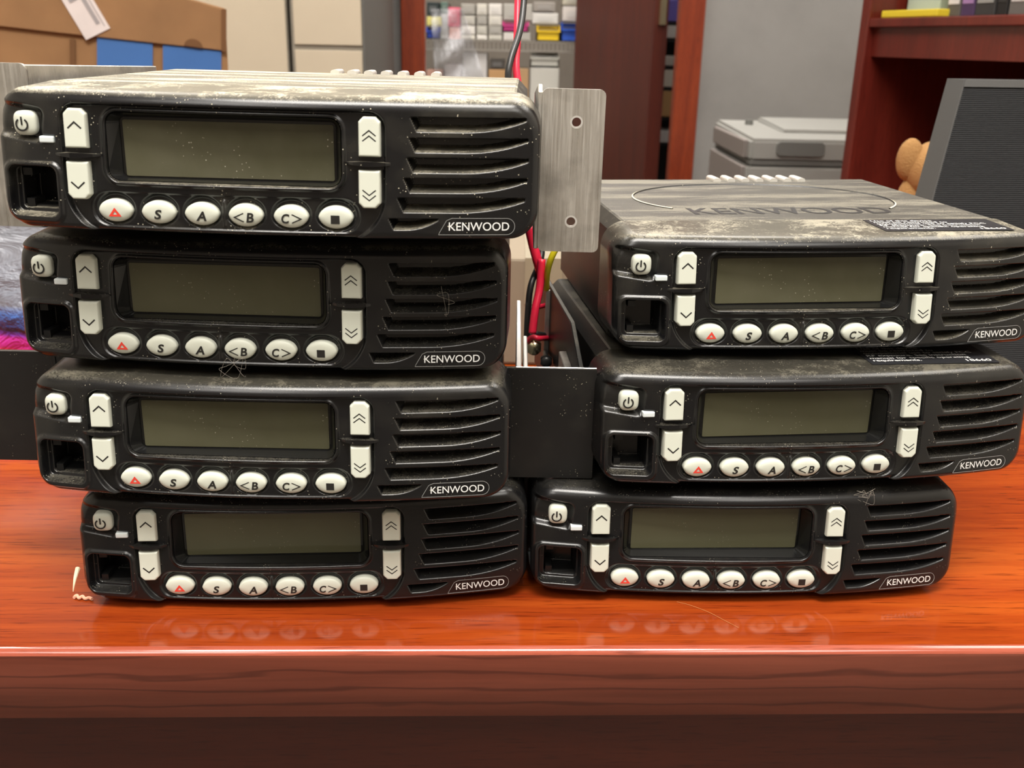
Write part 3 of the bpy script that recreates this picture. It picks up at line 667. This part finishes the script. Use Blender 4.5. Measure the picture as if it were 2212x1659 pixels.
# lint caught at the lowest left radio
p0 = ground(168, 1292, DZ)
o = link('lint_thread', tube([at(168, 1228, 322), at(163, 1246, 318), at(160, 1262, 316), at(158, 1278, 315)], lambda t: 0.0008 * (1.15 - t)), M['lint']); tag(o, 'pale strand of lint hanging from the lowest left radio', 'lint')
tu = [ground(u, v, DZ + 0.0008) for u, v in ((160, 1291), (166, 1286), (171, 1292), (178, 1288), (184, 1293), (192, 1291), (199, 1294))]
o = link('lint_tuft', tube(tu, 0.0006), mat('pink_lint', (0.85, 0.45, 0.30), 0.9)); tag(o, 'small pink tuft of lint lying on the desk', 'lint')
o = link('hair', tube([ground(u, v, DZ + 0.0003) for u, v in ((1462, 1300), (1490, 1307), (1530, 1322), (1565, 1340), (1596, 1356))], 0.00007, 4), flat((0.6, 0.25, 0.08))); tag(o, 'single light hair lying on the desk before the right stack', 'hair')

random.seed(3); M['fuzz'] = mat('grey_fuzz', (0.30, 0.27, 0.23), 0.9)
def squiggle(name, c, spread, n_, rad, matl, label):
    pts = [c + Vector([random.uniform(-a, a) for a in spread]) for _ in range(n_)]
    return tag(link(name, tube(pts, rad, 4), matl), label, 'lint')
squiggle('lint_tuft', W('G', 42, -1.2, 17.5), (0.0045, 0.0010, 0.0035), 22, 0.00005, M['fuzz'], 'wispy lint tuft on the upper speaker corner of the lowest right radio')
squiggle('lint_tuft', W('B', -8, -6.2, -22), (0.005, 0.001, 0.004), 14, 0.000035, M['fuzz'], 'thin grey fuzz hanging below the middle keys of the second radio')
squiggle('lint_tuft', W('B', 63, -1.5, 2), (0.003, 0.001, 0.005), 9, 0.00004, M['fuzz'], 'small fuzz strand caught in the speaker slots of the second radio')
# ================================================================== things behind on the desk
# ribbed case
c0 = ground(2210, 806, DZ)
cs = empty('ribbed_panel', (0, 0, 0)); tag(cs, 'thin dark grey panel with fine horizontal ribs standing behind the right stack', 'panel')
tl, bl = at(2085, 172, 640), at(2012, 440, 600)
axz = (tl - bl).normalized(); bot = bl + axz * ((DZ + 0.001 - bl.z) / axz.z)
axx = Vector((0.985, 0.17, 0)).normalized(); axy = Vector((-0.17, 0.985, 0)).normalized()
H = (tl.z - bot.z) / axz.z; cs.location = bot
def sk(x, y, z): return axx * x + axy * y + axz * z
def slab(name, x0, x1, y0, y1, z0, z1, matl):
    bm = bx(bmesh.new(), x0, x1, y0, y1, z0, z1)
    for v in bm.verts: v.co = sk(*v.co)
    return obj(name, bm, matl, cs)
n = int(H / 0.0014); vs = []
for i in range(n):
    z0 = 0.002 + (H - 0.008) * i / n; z1 = 0.002 + (H - 0.008) * (i + 1) / n
    for z, y in zip((z0, z0 + (z1 - z0) * 0.3, z0 + (z1 - z0) * 0.7), (0.0007, 0, 0)): vs += [sk(0.0, y, z), sk(0.26, y, z)]
fs = [(2 * i, 2 * i + 1, 2 * i + 3, 2 * i + 2) for i in range(len(vs) // 2 - 1)]
link('ribbed_front', mesh('ribbed_front', vs, fs), M['case'], cs)
slab('body', 0.0, 0.26, 0.001, 0.017, 0.0005, H - 0.004, M['case']); slab('side_rim', -0.0005, 0.0005, 0.0, 0.0185, 0.0005, H, M['case_rim'])
slab('top_rim', 0.0, 0.26, -0.0005, 0.0185, H - 0.005, H, M['case_rim']); slab('stand', 0.10, 0.16, 0.017, 0.05, 0.0, 0.02, M['case_rim'])
# snack bag with printed colour bands behind the left stack
pa = at(-60, 485, 560); bagw, bagh = 0.17, pa.z - DZ
m = mat('printed_foil_bag', (0.4, 0.4, 0.45), 0.38, 0.0); g = N(m)
tc = g.n('ShaderNodeTexCoord'); sp_ = g.n('ShaderNodeSeparateXYZ'); g.t.links.new(tc.outputs['Generated'], sp_.inputs[0])
nz = g.noise(tc.outputs['Generated'], 6, 3); hh_ = g.math('ADD', sp_.outputs[2], g.math('MULTIPLY', g.math('SUBTRACT', nz, 0.5), 0.03))
col = g.ramp(hh_, [(0.0, (0.75, 0.04, 0.04)), (0.30, (0.6, 0.05, 0.05)), (0.325, (0.62, 0.03, 0.36)), (0.385, (0.62, 0.04, 0.45)), (0.41, (0.18, 0.05, 0.5)), (0.435, (0.01, 0.008, 0.02)), (0.465, (0.03, 0.05, 0.20)), (0.53, (0.06, 0.15, 0.45)), (0.59, (0.17, 0.18, 0.22)), (1.0, (0.20, 0.205, 0.23))])
g.t.links.new(col, g.b.inputs['Base Color']); g.bump(g.noise(tc.outputs['Generated'], 5, 4, 0.6, 0.6), 0.5, 0.02)
vs, fs = [], []; nu, nv = 26, 34
for s in (1, -1):
    for i in range(nu):
        for j in range(nv):
            a, b_ = i / (nu - 1), j / (nv - 1); th = 0.03 * (math.sin(math.pi * a) ** 0.6) * (0.15 + 0.85 * math.sin(math.pi * min(1, b_ * 1.0 + 0.03)) ** 0.5)
            wob = 0.004 * math.sin(9 * a + 5 * b_) * math.sin(7 * b_ + 2)
            vs.append(((a - 0.5) * bagw, -s * th + wob, b_ * bagh))
for s in range(2):
    o_ = s * nu * nv
    for i in range(nu - 1):
        for j in range(nv - 1):
            q = (o_ + i * nv + j, o_ + (i + 1) * nv + j, o_ + (i + 1) * nv + j + 1, o_ + i * nv + j + 1); fs.append(q if s == 0 else q[::-1])
bag = link('foil_bag', mesh('foil_bag', vs, fs), m, None, True); bag.location = (pa.x + 0.045, 0.56, DZ); bag.rotation_euler.z = R(-4)
tag(bag, 'glossy foil bag printed grey, blue, magenta and red behind the left stack', 'bag')
pb = at(60, 520, 600)
lb = obj('paper_slip', prism([(x, z) for x, z in [(-0.03, -0.10), (0.045, -0.10), (0.045, 0.02), (-0.03, 0.02)]], -0.0006, 0.0006), M['paper']); lb.location = (pb.x, 0.61, DZ + 0.101); tag(lb, 'white printed slip standing behind the left stack', 'paper')

pg = at(1175, 560, 620)
o = box('carton', -0.06, 0.06, 0, 0.1, 0, pg.z - DZ, flat((0.24, 0.19, 0.13), 0.7), None, 0.002); o.location = (pg.x, 0.62, DZ + 0.0003); tag(o, 'beige carton behind the wires between the stacks', 'carton')
box('tape_strip', -0.012, 0.012, -0.0006, 0.1, pg.z - DZ - 0.03, pg.z - DZ + 0.0004, flat((0.3, 0.25, 0.17), 0.3), o)
# teddy bear sitting behind the case
tb = empty('teddy_bear', (0, 0, 0)); tag(tb, 'tan plush teddy bear peeking out behind the ribbed panel', 'soft toy')
def blob(name, c, r, parent, matl=M['plush'], sc=(1, 1, 1)):
    bm = bmesh.new(); bmesh.ops.create_icosphere(bm, subdivisions=3, radius=1)
    for q in bm.verts: q.co = (q.co.x * r * sc[0], q.co.y * r * sc[1], q.co.z * r * sc[2])
    o = obj(name, bm, matl, parent, True); o.location = c; return o
YT = 830
h0 = at(2030, 372, YT); hr = 0.0290
tb.location = (h0.x, h0.y, DZ)
loc = lambda p: p - Vector((h0.x, h0.y, DZ))
blob('head', loc(h0), hr, tb, sc=(1, .95, .92))
blob('ear', loc(at(1965, 345, YT)), 0.0140, tb, sc=(.78, .6, 1.25)); blob('ear', loc(at(2095, 345, YT)), 0.0140, tb, sc=(.78, .6, 1.25))
mz = blob('muzzle', loc(h0) + Vector((0, -0.026, -0.008)), 0.013, tb, sc=(1.1, .8, .8)); blob('nose', Vector((0, -0.010, 0.004)), 0.0035, mz, M['rubber'])
for s in (-1, 1): blob('eye', loc(h0) + Vector((s * 0.011, -0.0265, 0.006)), 0.0028, tb, M['rubber'])
blob('body', Vector((0, 0.004, (h0.z - DZ) * 0.42)), 0.036, tb, sc=(1, .9, (h0.z - DZ) * 0.42 / 0.036))
for s in (-1, 1):
    blob('arm', loc(at(2030 + s * 62, 440, YT)), 0.013, tb, sc=(1, .9, 1.9)); blob('leg', Vector((s * 0.03, -0.03, 0.015)), 0.015, tb, sc=(.95, 2.0, 1))

# ================================================================== hutch with books, right
HP = at(1838, 200, 1500); HP.z = 0; HA = R(-76)
ht = empty('desk_hutch', HP); ht.rotation_euler.z = HA; tag(ht, 'cherry wood hutch with one open shelf along the right wall', 'hutch')
HX, HY = Vector((math.cos(HA), math.sin(HA), 0)), Vector((-math.sin(HA), math.cos(HA), 0))
def hpt(u, off=0.0):                  # distance along the hutch front for a pixel column
    k_ = (at(u, 80, 1000)); p = HP + HY * off; r_ = k_.x / k_.y
    return (r_ * p.y - p.x) / (HX.x - r_ * HX.y)
def hz(v, u, off=0.0):
    p = HP + HX * hpt(u, off) + HY * off; return at(u, v, p.y * 1000).z
zs1, zs0 = hz(33, 2100), hz(130, 2100); wd_ = 0.80
box('side_panel', 0, 0.020, 0, 0.36, 0, 1.55, M['hutch'], ht, 0.002)
box('side_panel', wd_ - 0.022, wd_, 0, 0.36, 0, 1.55, M['hutch'], ht, 0.002)
box('shelf', 0.020, wd_ - 0.022, 0.002, 0.35, zs1 - 0.012, zs1, M['hutch'], ht, 0.0015)
box('valance', 0.020, wd_ - 0.022, 0.012, 0.030, zs0, zs1 - 0.012, M['hutch'], ht)
box('back_panel', 0.020, wd_ - 0.022, 0.345, 0.36, 0, 1.55, M['dark_cherry'], ht)
box('top', 0, wd_, 0, 0.36, 1.55, 1.572, M['hutch'], ht, 0.002)
box('worktop', 0.020, wd_ - 0.022, 0.01, 0.345, 0.72, 0.745, M['hutch'], ht)
def shelfbox(name, u0, u1, zb_, zt_, off, depth, matl, label, cat, group=None):
    a, b_ = hpt(u0, off), hpt(u1, off)
    o = box(name, 0, b_ - a, 0, depth, 0, zt_ - zb_, matl, None, 0.0015); o.location = HP + HX * a + HY * off + Vector((0, 0, zb_)); o.rotation_euler.z = HA
    return tag(o, label, cat, group)
zsh = zs1 + 0.0006
o = shelfbox('book', 1897, 2016, zsh, hz(21, 1950, 0.012), 0.012, 0.2, flat((0.72, 0.56, 0.03)), 'yellow book lying flat on the hutch shelf', 'book')
shelfbox('carton', 1950, 2020, hz(21, 1950, 0.012) + 0.0006, hz(-50, 1990), 0.05, 0.12, flat((0.42, 0.50, 0.46)), 'pale green carton standing on the yellow book', 'carton')
for (u0, u1, c, pc, lab) in ((2036, 2064, (0.10, 0.09, 0.08), (.7, .66, .64), 'dark carton with white top beside the yellow book'), (2066, 2094, (0.06, 0.03, 0.09), (0.35, 0.20, 0.40), 'dark violet carton on the hutch shelf'), (2096, 2138, (0.035, 0.035, 0.035), (0.3, 0.3, 0.28), 'black carton with a small white mark on the hutch shelf'), (2142, 2164, (0.012, 0.012, 0.012), (.03, .03, .03), 'narrow black carton on the hutch shelf'), (2168, 2212, (0.13, 0.12, 0.11), (.6, .56, .54), 'grey carton at the right end of the hutch shelf')):
    o = shelfbox('carton', u0, u1, zsh, zsh + 0.12, 0.03, 0.14, flat(c), lab, 'carton', 'cartons on the hutch shelf')
    wd2 = o.dimensions.x; box('print_panel', wd2 * .1, wd2 * .9, -0.0008, 0.0, 0.015, 0.034, flat(pc), o)

# ================================================================== printer on its stand before the grey wall
YP = 1850
pz1, pz0 = at(1700, 302, YP).z, at(1700, 470, YP).z
xl_, xr_ = at(1612, 380, YP).x, at(1612, 380, YP).x + 0.40
st = empty('printer_stand', (0, 0, 0)); tag(st, 'low grey stand under the printer before the grey wall', 'stand')
box('top', xl_ - .05, xr_ + .02, YP / 1000 - .01, YP / 1000 + .42, pz0 - 0.03, pz0, M['printer_side'], st)
for x in (xl_ - .04, xr_ - .02):
    for y in (YP / 1000, YP / 1000 + .38): box('leg', x, x + .03, y, y + .03, 0, pz0 - .03, M['printer_side'], st)
pr = empty('printer', (xl_, YP / 1000, pz0)); tag(pr, 'pale grey printer with a recessed tray grip below the grey wall', 'printer')
hp = pz1 - pz0; pw_ = xr_ - xl_
def wedge(name, x0, x1, y0, y1, z0, z1, zb, matl, bev=0.006):
    bm = bx(bmesh.new(), x0, x1, y0, y1, z0, z1, 0)
    for v in bm.verts:
        if v.co.z > (z0 + z1) / 2 and v.co.y > (y0 + y1) / 2: v.co.z = zb
    bmesh.ops.bevel(bm, geom=list(bm.edges), offset=bev, segments=2, affect='EDGES'); return obj(name, bm, matl, pr)
wedge('lower_body', 0, pw_, 0, 0.36, 0, hp * 0.67, hp * 0.67, M['printer'])
wedge('upper_body', 0.004, pw_, 0.004, 0.36, hp * 0.71, hp, hp * 1.06, M['printer'])
box('seam', 0.006, pw_ - .006, 0.006, 0.35, hp * 0.65, hp * 0.73, M['printer_dark'], pr)
box('side_panel', -0.006, 0.004, 0.02, 0.34, 0.004, hp * 0.64, M['printer_side'], pr, 0.002); box('side_panel', -0.004, 0.006, 0.03, 0.33, hp * 0.74, hp * 0.97, M['printer_side'], pr, 0.002)
bm = prism([(0.035 + x, hp * 0.885 + z) for x, z in rrect(0.06, 0, 0.044, 0.0125, 0.008, 4)], -0.002, 0.006); obj('tray_grip', bm, M['printer_dark'], pr)
wedge('lid', 0.09, pw_ - .02, 0.12, 0.34, hp * 1.0, hp * 1.06, hp * 1.12, M['printer'], 0.004)
bm = bmesh.new(); bmesh.ops.create_cone(bm, cap_ends=True, segments=16, radius1=0.009, radius2=0.008, depth=0.012, matrix=Matrix.Translation((0.055, 0.26, hp * 1.07))); obj('knob', bm, M['printer_dark'], pr)

# ================================================================== cardboard box and cream cabinets, left
YC = 1350
tz = 0.74
sd = empty('side_table', (-0.72, 1.56, 0)); tag(sd, 'plain side table under the cardboard box behind the left stack', 'table')
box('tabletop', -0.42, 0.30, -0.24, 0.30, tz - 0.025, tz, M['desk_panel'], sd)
for x in (-0.40, 0.25):
    for y in (-0.22, 0.25): box('leg', x, x + .035, y, y + .035, 0, tz - .025, M['desk_panel'], sd)
BA = R(17.5); br = at(486, 130, YC); top = at(486, 20, YC).z
cb = empty('cardboard_box', (br.x, br.y, tz + 0.0005)); cb.rotation_euler.z = BA; tag(cb, 'brown cardboard box with two blue panels and a white shipping label', 'box')
bh = top - tz
def onbox(u, v):                      # point on the box front, in the box's own x and z
    dd = at(u, v, 1000) - Vector((0, 0, EYE)); nn_ = Vector((-math.sin(BA), math.cos(BA), 0)); o_ = Vector((0, 0, EYE))
    t_ = (br - o_).dot(nn_) / dd.dot(nn_); p = o_ + dd * t_ - Vector((br.x, br.y, tz + 0.0005)); return (p.x * math.cos(BA) + p.y * math.sin(BA), p.z)
rT = onbox(486, 18); lT = onbox(300, -34)
obj('carton', prism([(-0.52, 0), (0, 0), rT, lT, (-0.52, lT[1])], 0.0, 0.28, 0.001), M['card'], cb)
obj('lid_flap', prism([onbox(-90, 46), onbox(120, 70), onbox(482, 109), onbox(482, 20), onbox(300, -32), (onbox(-90, 0)[0], onbox(300, -32)[1])], -0.006, 0.0, 0.0008), M['card'], cb)
obj('cut_edge', prism([onbox(478, 20), onbox(489, 20), onbox(489, 112), onbox(478, 110)], -0.0075, -0.006), M['card_dark'], cb)
for pts in (((210, 80), (330, 92), (330, 190), (210, 190)), ((352, 96), (478, 109), (478, 200), (352, 200))):
    obj('blue_panel', prism([onbox(*p) for p in pts], -0.003, 0.0005), M['blue_print'], cb)
obj('hand_slot', prism([onbox(*p) for p in ((151, 84), (163, 86), (164, 180), (152, 180))], -0.0035, 0.0005), M['card_dark'], cb)
obj('thumb_notch', prism([onbox(418 + 20 * math.cos(R(t)), 101 - 17 * math.sin(R(t)) + 3 * math.cos(R(t))) for t in range(0, 181, 15)], -0.0072, -0.0058), M['card_dark'], cb)
lc = onbox(181, 20)
lab_ = obj('shipping_label', prism([(x, z) for x, z in [(-0.0165, -0.032), (0.0165, -0.032), (0.0165, 0.07), (-0.0165, 0.07)]], -0.0012, 0), M['paper'], cb); lab_.location = (lc[0], -0.0065, lc[1]); lab_.rotation_euler.y = R(-26)
box('barcode_block', 0.004, 0.009, -0.0018, -0.0011, -0.022, 0.06, M['grey_print'], lab_); box('print_line', 0.0115, 0.0125, -0.0018, -0.0011, -0.027, 0.06, M['grey_print'], lab_); box('print_block', -0.010, 0.0, -0.0018, -0.0011, 0.012, 0.03, M['grey_print'], lab_)

YK = 2050
kx0, kx1, kx2 = at(300, 90, YK).x, at(625, 90, YK).x, at(786, 90, YK).x
k1 = empty('storage_cabinet', ((kx0 + kx1) / 2, YK / 1000, 0)); tag(k1, 'cream metal cabinet partly hidden behind the cardboard box', 'cabinet')
hw_ = (kx1 - kx0) / 2
box('body', -hw_, hw_ - 0.004, 0.005, 0.45, 0.02, 1.6, M['gap'], k1); box('door', -hw_ + .004, hw_ - .006, 0, 0.005, 0.06, 1.58, M['cabinet'], k1, 0.001)
box('plinth', -hw_ + .02, hw_ - .02, 0.03, 0.43, 0, 0.02, M['gap'], k1)
k2 = empty('filing_cabinet', ((kx1 + kx2) / 2, YK / 1000, 0)); tag(k2, 'cream filing cabinet with drawers left of the doorway', 'cabinet')
hw_ = (kx2 - kx1) / 2
box('body', -hw_ + .004, hw_, 0.005, 0.48, 0.02, 1.7, M['gap'], k2); box('shaded_side', hw_ - .002, hw_ + .001, 0.0, 0.48, 0.02, 1.7, M['printer_dark'], k2)  # dark right side: the cabinet's side shade put into the colour
box('plinth', -hw_ + .02, hw_ - .02, 0.03, 0.46, 0, 0.02, M['gap'], k2)
zd_ = at(706, 103, YK).z
zz = [zd_ - 0.62, zd_ - 0.31, zd_, zd_ + 0.34, zd_ + 0.68]
for q in range(4):
    dr = box('drawer', -hw_ + .010, hw_ - .004, 0, 0.005, zz[q] + .005, zz[q + 1] - .005, M['cabinet'], k2, 0.001)
    if q == 3 or q < 1: box('pull', -0.05, 0.05, -0.018, 0, (zz[q] + zz[q + 1]) / 2, (zz[q] + zz[q + 1]) / 2 + 0.02, M['wire'], dr)

# ================================================================== the storeroom beyond the door
YS = 3600
sh = empty('wire_shelving', (0, 0, 0)); tag(sh, 'chrome wire shelving unit full of bins in the storeroom', 'shelving')
sx0, sx1 = at(880, 100, YS).x, at(1300, 100, YS).x
zsA = at(1110, 89, YS).z; levels = (zsA - 0.62, zsA - 0.30, zsA, zsA + 0.30, zsA + 0.62)
for x in (sx0, sx1):
    for y in (YS / 1000, YS / 1000 + 0.4): link('post', tube([(x, y, 0), (x, y, 1.9)], 0.012, 8), M['wire'], sh)
for zz_ in levels:
    bm = bmesh.new(); bx(bm, sx0, sx1, YS / 1000 - .004, YS / 1000 + .004, zz_ - 0.004, zz_ + 0.002); bx(bm, sx0, sx1, YS / 1000 - .004, YS / 1000 + .004, zz_ - 0.034, zz_ - 0.028)
    bx(bm, sx0, sx1, YS / 1000 + .396, YS / 1000 + .404, zz_ - 0.004, zz_ + 0.002)
    n_ = 46
    for i in range(n_):
        x = sx0 + (sx1 - sx0) * (i + .5) / n_; bx(bm, x - .002, x + .002, YS / 1000 - .004, YS / 1000 + .40, zz_ - .003, zz_); bx(bm, x - .002, x + .002, YS / 1000 - .003, YS / 1000 + .001, zz_ - .03, zz_)
    obj('wire_shelf', bm, M['wire'], sh)
def bin_(u0, u1, v0, c, label, zl, yo=0.0, depth=0.2, cat='bin', group='bins on the wire shelving'):
    y = YS + 8 + yo; a, b_ = at(u0, v0, y), at(u1, v0, y); h = a.z - zl; wq = (b_.x - a.x) / 2
    t = empty('storage_bin', ((a.x + b_.x) / 2, y / 1000, zl + 0.0025)); tag(t, label, cat, group); h -= 0.0025
    ma = flat(c)
    bm = bmesh.new(); bx(bm, -wq, wq, 0, 0.004, 0, h * .62); bx(bm, -wq, -wq + .004, 0, depth, 0, h); bx(bm, wq - .004, wq, 0, depth, 0, h); bx(bm, -wq, wq, depth - .004, depth, 0, h); bx(bm, -wq, wq, 0, depth, 0, .004)
    obj('tub', bm, ma, t); box('front_lip', -wq, wq, -0.006, 0.004, h * .56, h * .66, ma, t); box('contents', -wq + .006, wq - .006, 0.02, depth - .02, 0.004, h * .8, flat(tuple(min(1, .15 + .5 * q) for q in c)), t)
def carton_(u0, u1, v0, c, label, zl, yo=0.0, depth=0.16):
    y = YS + 8 + yo; a, b_ = at(u0, v0, y), at(u1, v0, y); wq = (b_.x - a.x) / 2; h = a.z - zl - 0.0025
    o = box('carton', -wq, wq, 0, depth, 0, h, flat(c), None, 0.002); o.location = ((a.x + b_.x) / 2, y / 1000, zl + 0.0025); tag(o, label, 'carton', 'cartons in the storeroom')
    box('label_patch', -wq * .6, wq * .6, -0.001, 0, h * .25, h * .7, flat(tuple(min(.9, q * .8 + .08) for q in c)), o); return o
WH = (0.66, 0.63, 0.56)
# stacked small white cartons on the middle shelf
k = 0
names_ = ['lowest', 'second', 'third', 'topmost']
for ci, (u0, u1) in enumerate(((996, 1026), (1030, 1052), (1056, 1084))):
    zl = zsA
    for r_, vt in enumerate((76, 56, 34, 8)):
        c = [(0.62, 0.59, 0.52), (0.70, 0.67, 0.62), (0.50, 0.48, 0.42), (0.36, 0.34, 0.30)][(r_ + ci) % 4]
        zt_ = at(1040, vt, YS + 8).z
        carton_(u0, u1, vt, c, '%s small pale carton of the %s column on the wire shelf' % (names_[r_], ('left', 'middle', 'right')[ci]), zl); zl = zt_
carton_(1088, 1112, 70, (0.66, 0.62, 0.58), 'white carton under the pink bin on the wire shelf', zsA); zl = at(1100, 70, YS).z
bin_(1086, 1142, 46, (0.75, 0.06, 0.32), 'bright pink bin behind the red wire', zl)
carton_(1116, 1146, 70, (0.40, 0.38, 0.34), 'grey carton beside the white carton under the pink bin', zsA)
carton_(1088, 1150, 8, (0.42, 0.40, 0.36), 'grey wide carton on top of the pink bin', at(1100, 45, YS).z)
bin_(1160, 1210, 54, (0.85, 0.58, 0.01), 'yellow plastic bin on the wire shelf', zsA)
carton_(1150, 1206, 28, (0.62, 0.60, 0.56), 'pale carton above the yellow bin', at(1180, 53, YS).z)
carton_(1152, 1200, 4, (0.30, 0.27, 0.24), 'brown grey carton topmost above the yellow bin', at(1180, 27, YS).z)
bin_(1213, 1262, 48, (0.02, 0.09, 0.52), 'dark blue plastic bin next to the yellow bin', zsA)
carton_(1216, 1256, 14, (0.68, 0.62, 0.58), 'pinkish white carton on the dark blue bin', at(1230, 47, YS).z)
carton_(1216, 1260, -14, (0.55, 0.50, 0.40), 'cream carton topmost above the dark blue bin', at(1230, 13, YS).z)
zB = levels[1]
tq = carton_(1146, 1208, 146, (0.60, 0.58, 0.52), 'white tub front standing below the yellow bin', zB)
bin_(1146, 1208, 114, (0.68, 0.67, 0.60), 'white plastic tub directly below the wire shelf', at(1170, 146, YS).z)
carton_(1056, 1092, 150, (0.52, 0.30, 0.13), 'tan carton below the wire shelf left of the red wire', zB); carton_(1112, 1142, 148, (0.48, 0.30, 0.15), 'tan carton below the wire shelf right of the red wire', zB)
carton_(1058, 1090, 128, (0.08, 0.07, 0.06), 'black small carton on the left tan carton', at(1075, 150, YS).z)
carton_(1000, 1052, 114, (0.62, 0.60, 0.58), 'white carton behind the clear plastic bag', zB); carton_(960, 998, 140, (0.50, 0.46, 0.44), 'grey carton at the left behind the clear plastic bag', zB)
carton_(922, 956, 150, (0.62, 0.36, 0.28), 'salmon carton low at the left in the storeroom', zB)
# coloured goods at the left jamb
bin_(921, 950, 58, (0.03, 0.08, 0.50), 'blue bin beside the left door casing', zsA, 0)
carton_(922, 956, 36, (0.72, 0.66, 0.20), 'pale yellow carton on the blue bin by the left casing', at(935, 57, YS).z)
carton_(922, 948, 4, (0.02, 0.03, 0.03), 'black carton topmost by the left casing', at(935, 35, YS).z)
carton_(952, 968, 4, (0.10, 0.16, 0.13), 'dark green carton by the left casing', at(960, 30, YS).z); carton_(952, 968, 30, (0.5, 0.5, 0.5), 'grey carton under the dark green carton', zsA)
carton_(968, 994, 16, (0.62, 0.05, 0.12), 'red carton at the left of the wire shelf', at(980, 60, YS).z); carton_(970, 994, 60, (0.70, 0.36, 0.30), 'pink striped carton under the red carton', zsA)
# helmet-like dark bag low right and a bottle
o = blob('duffel_bag', at(1240, 168, YS + 130), 0.062, None, flat((0.03, 0.035, 0.05), 0.35), (1, .8, .9)); o.location.z = levels[1] + 0.062; tag(o, 'dark blue rounded bag below the dark blue bin', 'bag')
# goods seen through the hinge gap
for i, (v0, v1, c, lab) in enumerate(((0, 46, (0.20, 0.16, 0.62), 'violet carton glimpsed through the hinge gap'), (56, 82, (0.70, 0.68, 0.66), 'white carton glimpsed through the hinge gap, below the violet one'), (122, 142, (0.55, 0.52, 0.48), 'small grey carton glimpsed through the hinge gap'), (152, 188, (0.68, 0.64, 0.56), 'cream carton glimpsed through the hinge gap'), (198, 252, (0.55, 0.33, 0.14), 'tan carton glimpsed through the hinge gap'), (284, 308, (0.66, 0.64, 0.64), 'lowest white carton glimpsed through the hinge gap'))):
    a = at(1448, v1, 3300); b_ = at(1500, v0, 3300)
    o = box('carton', 0, 0.11, 0, 0.15, 0, b_.z - a.z, flat(c), None, 0.002); o.location = (at(1425, v1, 3300).x, 3.3, a.z); tag(o, lab, 'carton', 'cartons behind the hinge gap')
rk = empty('narrow_rack', (at(1425, 90, 3300).x, 3.3, 0)); tag(rk, 'dark narrow rack behind the hinge gap', 'rack')
for v in (48, 84, 144, 190, 254, 310): zq = at(1448, v, 3300).z; box('shelf', -0.01, 0.16, 0, 0.2, zq - 0.008, zq - 0.001, M['case'], rk)
box('back', -0.01, 0.16, 0.2, 0.21, 0, 1.4, M['case'], rk)
# clear plastic bag hanging at the left of the opening
vs, fs = [], []; nu, nv = 30, 40
for i in range(nu):
    for j in range(nv):
        a, b_ = i / (nu - 1), j / (nv - 1)
        pu = 930 + (1000 - 930) * a + (b_ * 38) * (0.3 + a); pv = 20 + 160 * b_
        yy = 3552 + 20 * math.sin(9 * a + 3 * b_) + 11 * math.sin(14 * b_ + 6 * a)
        p = at(pu, pv, yy); vs.append(p)
for i in range(nu - 1):
    for j in range(nv - 1): fs.append((i * nv + j, (i + 1) * nv + j, (i + 1) * nv + j + 1, i * nv + j + 1))
o = link('plastic_bag', mesh('plastic_bag', vs, fs), M['film'], None, True); md = o.modifiers.new('thickness', 'SOLIDIFY'); md.thickness = 0.002
tag(o, 'crumpled clear plastic bag hanging from the wire shelving', 'bag')
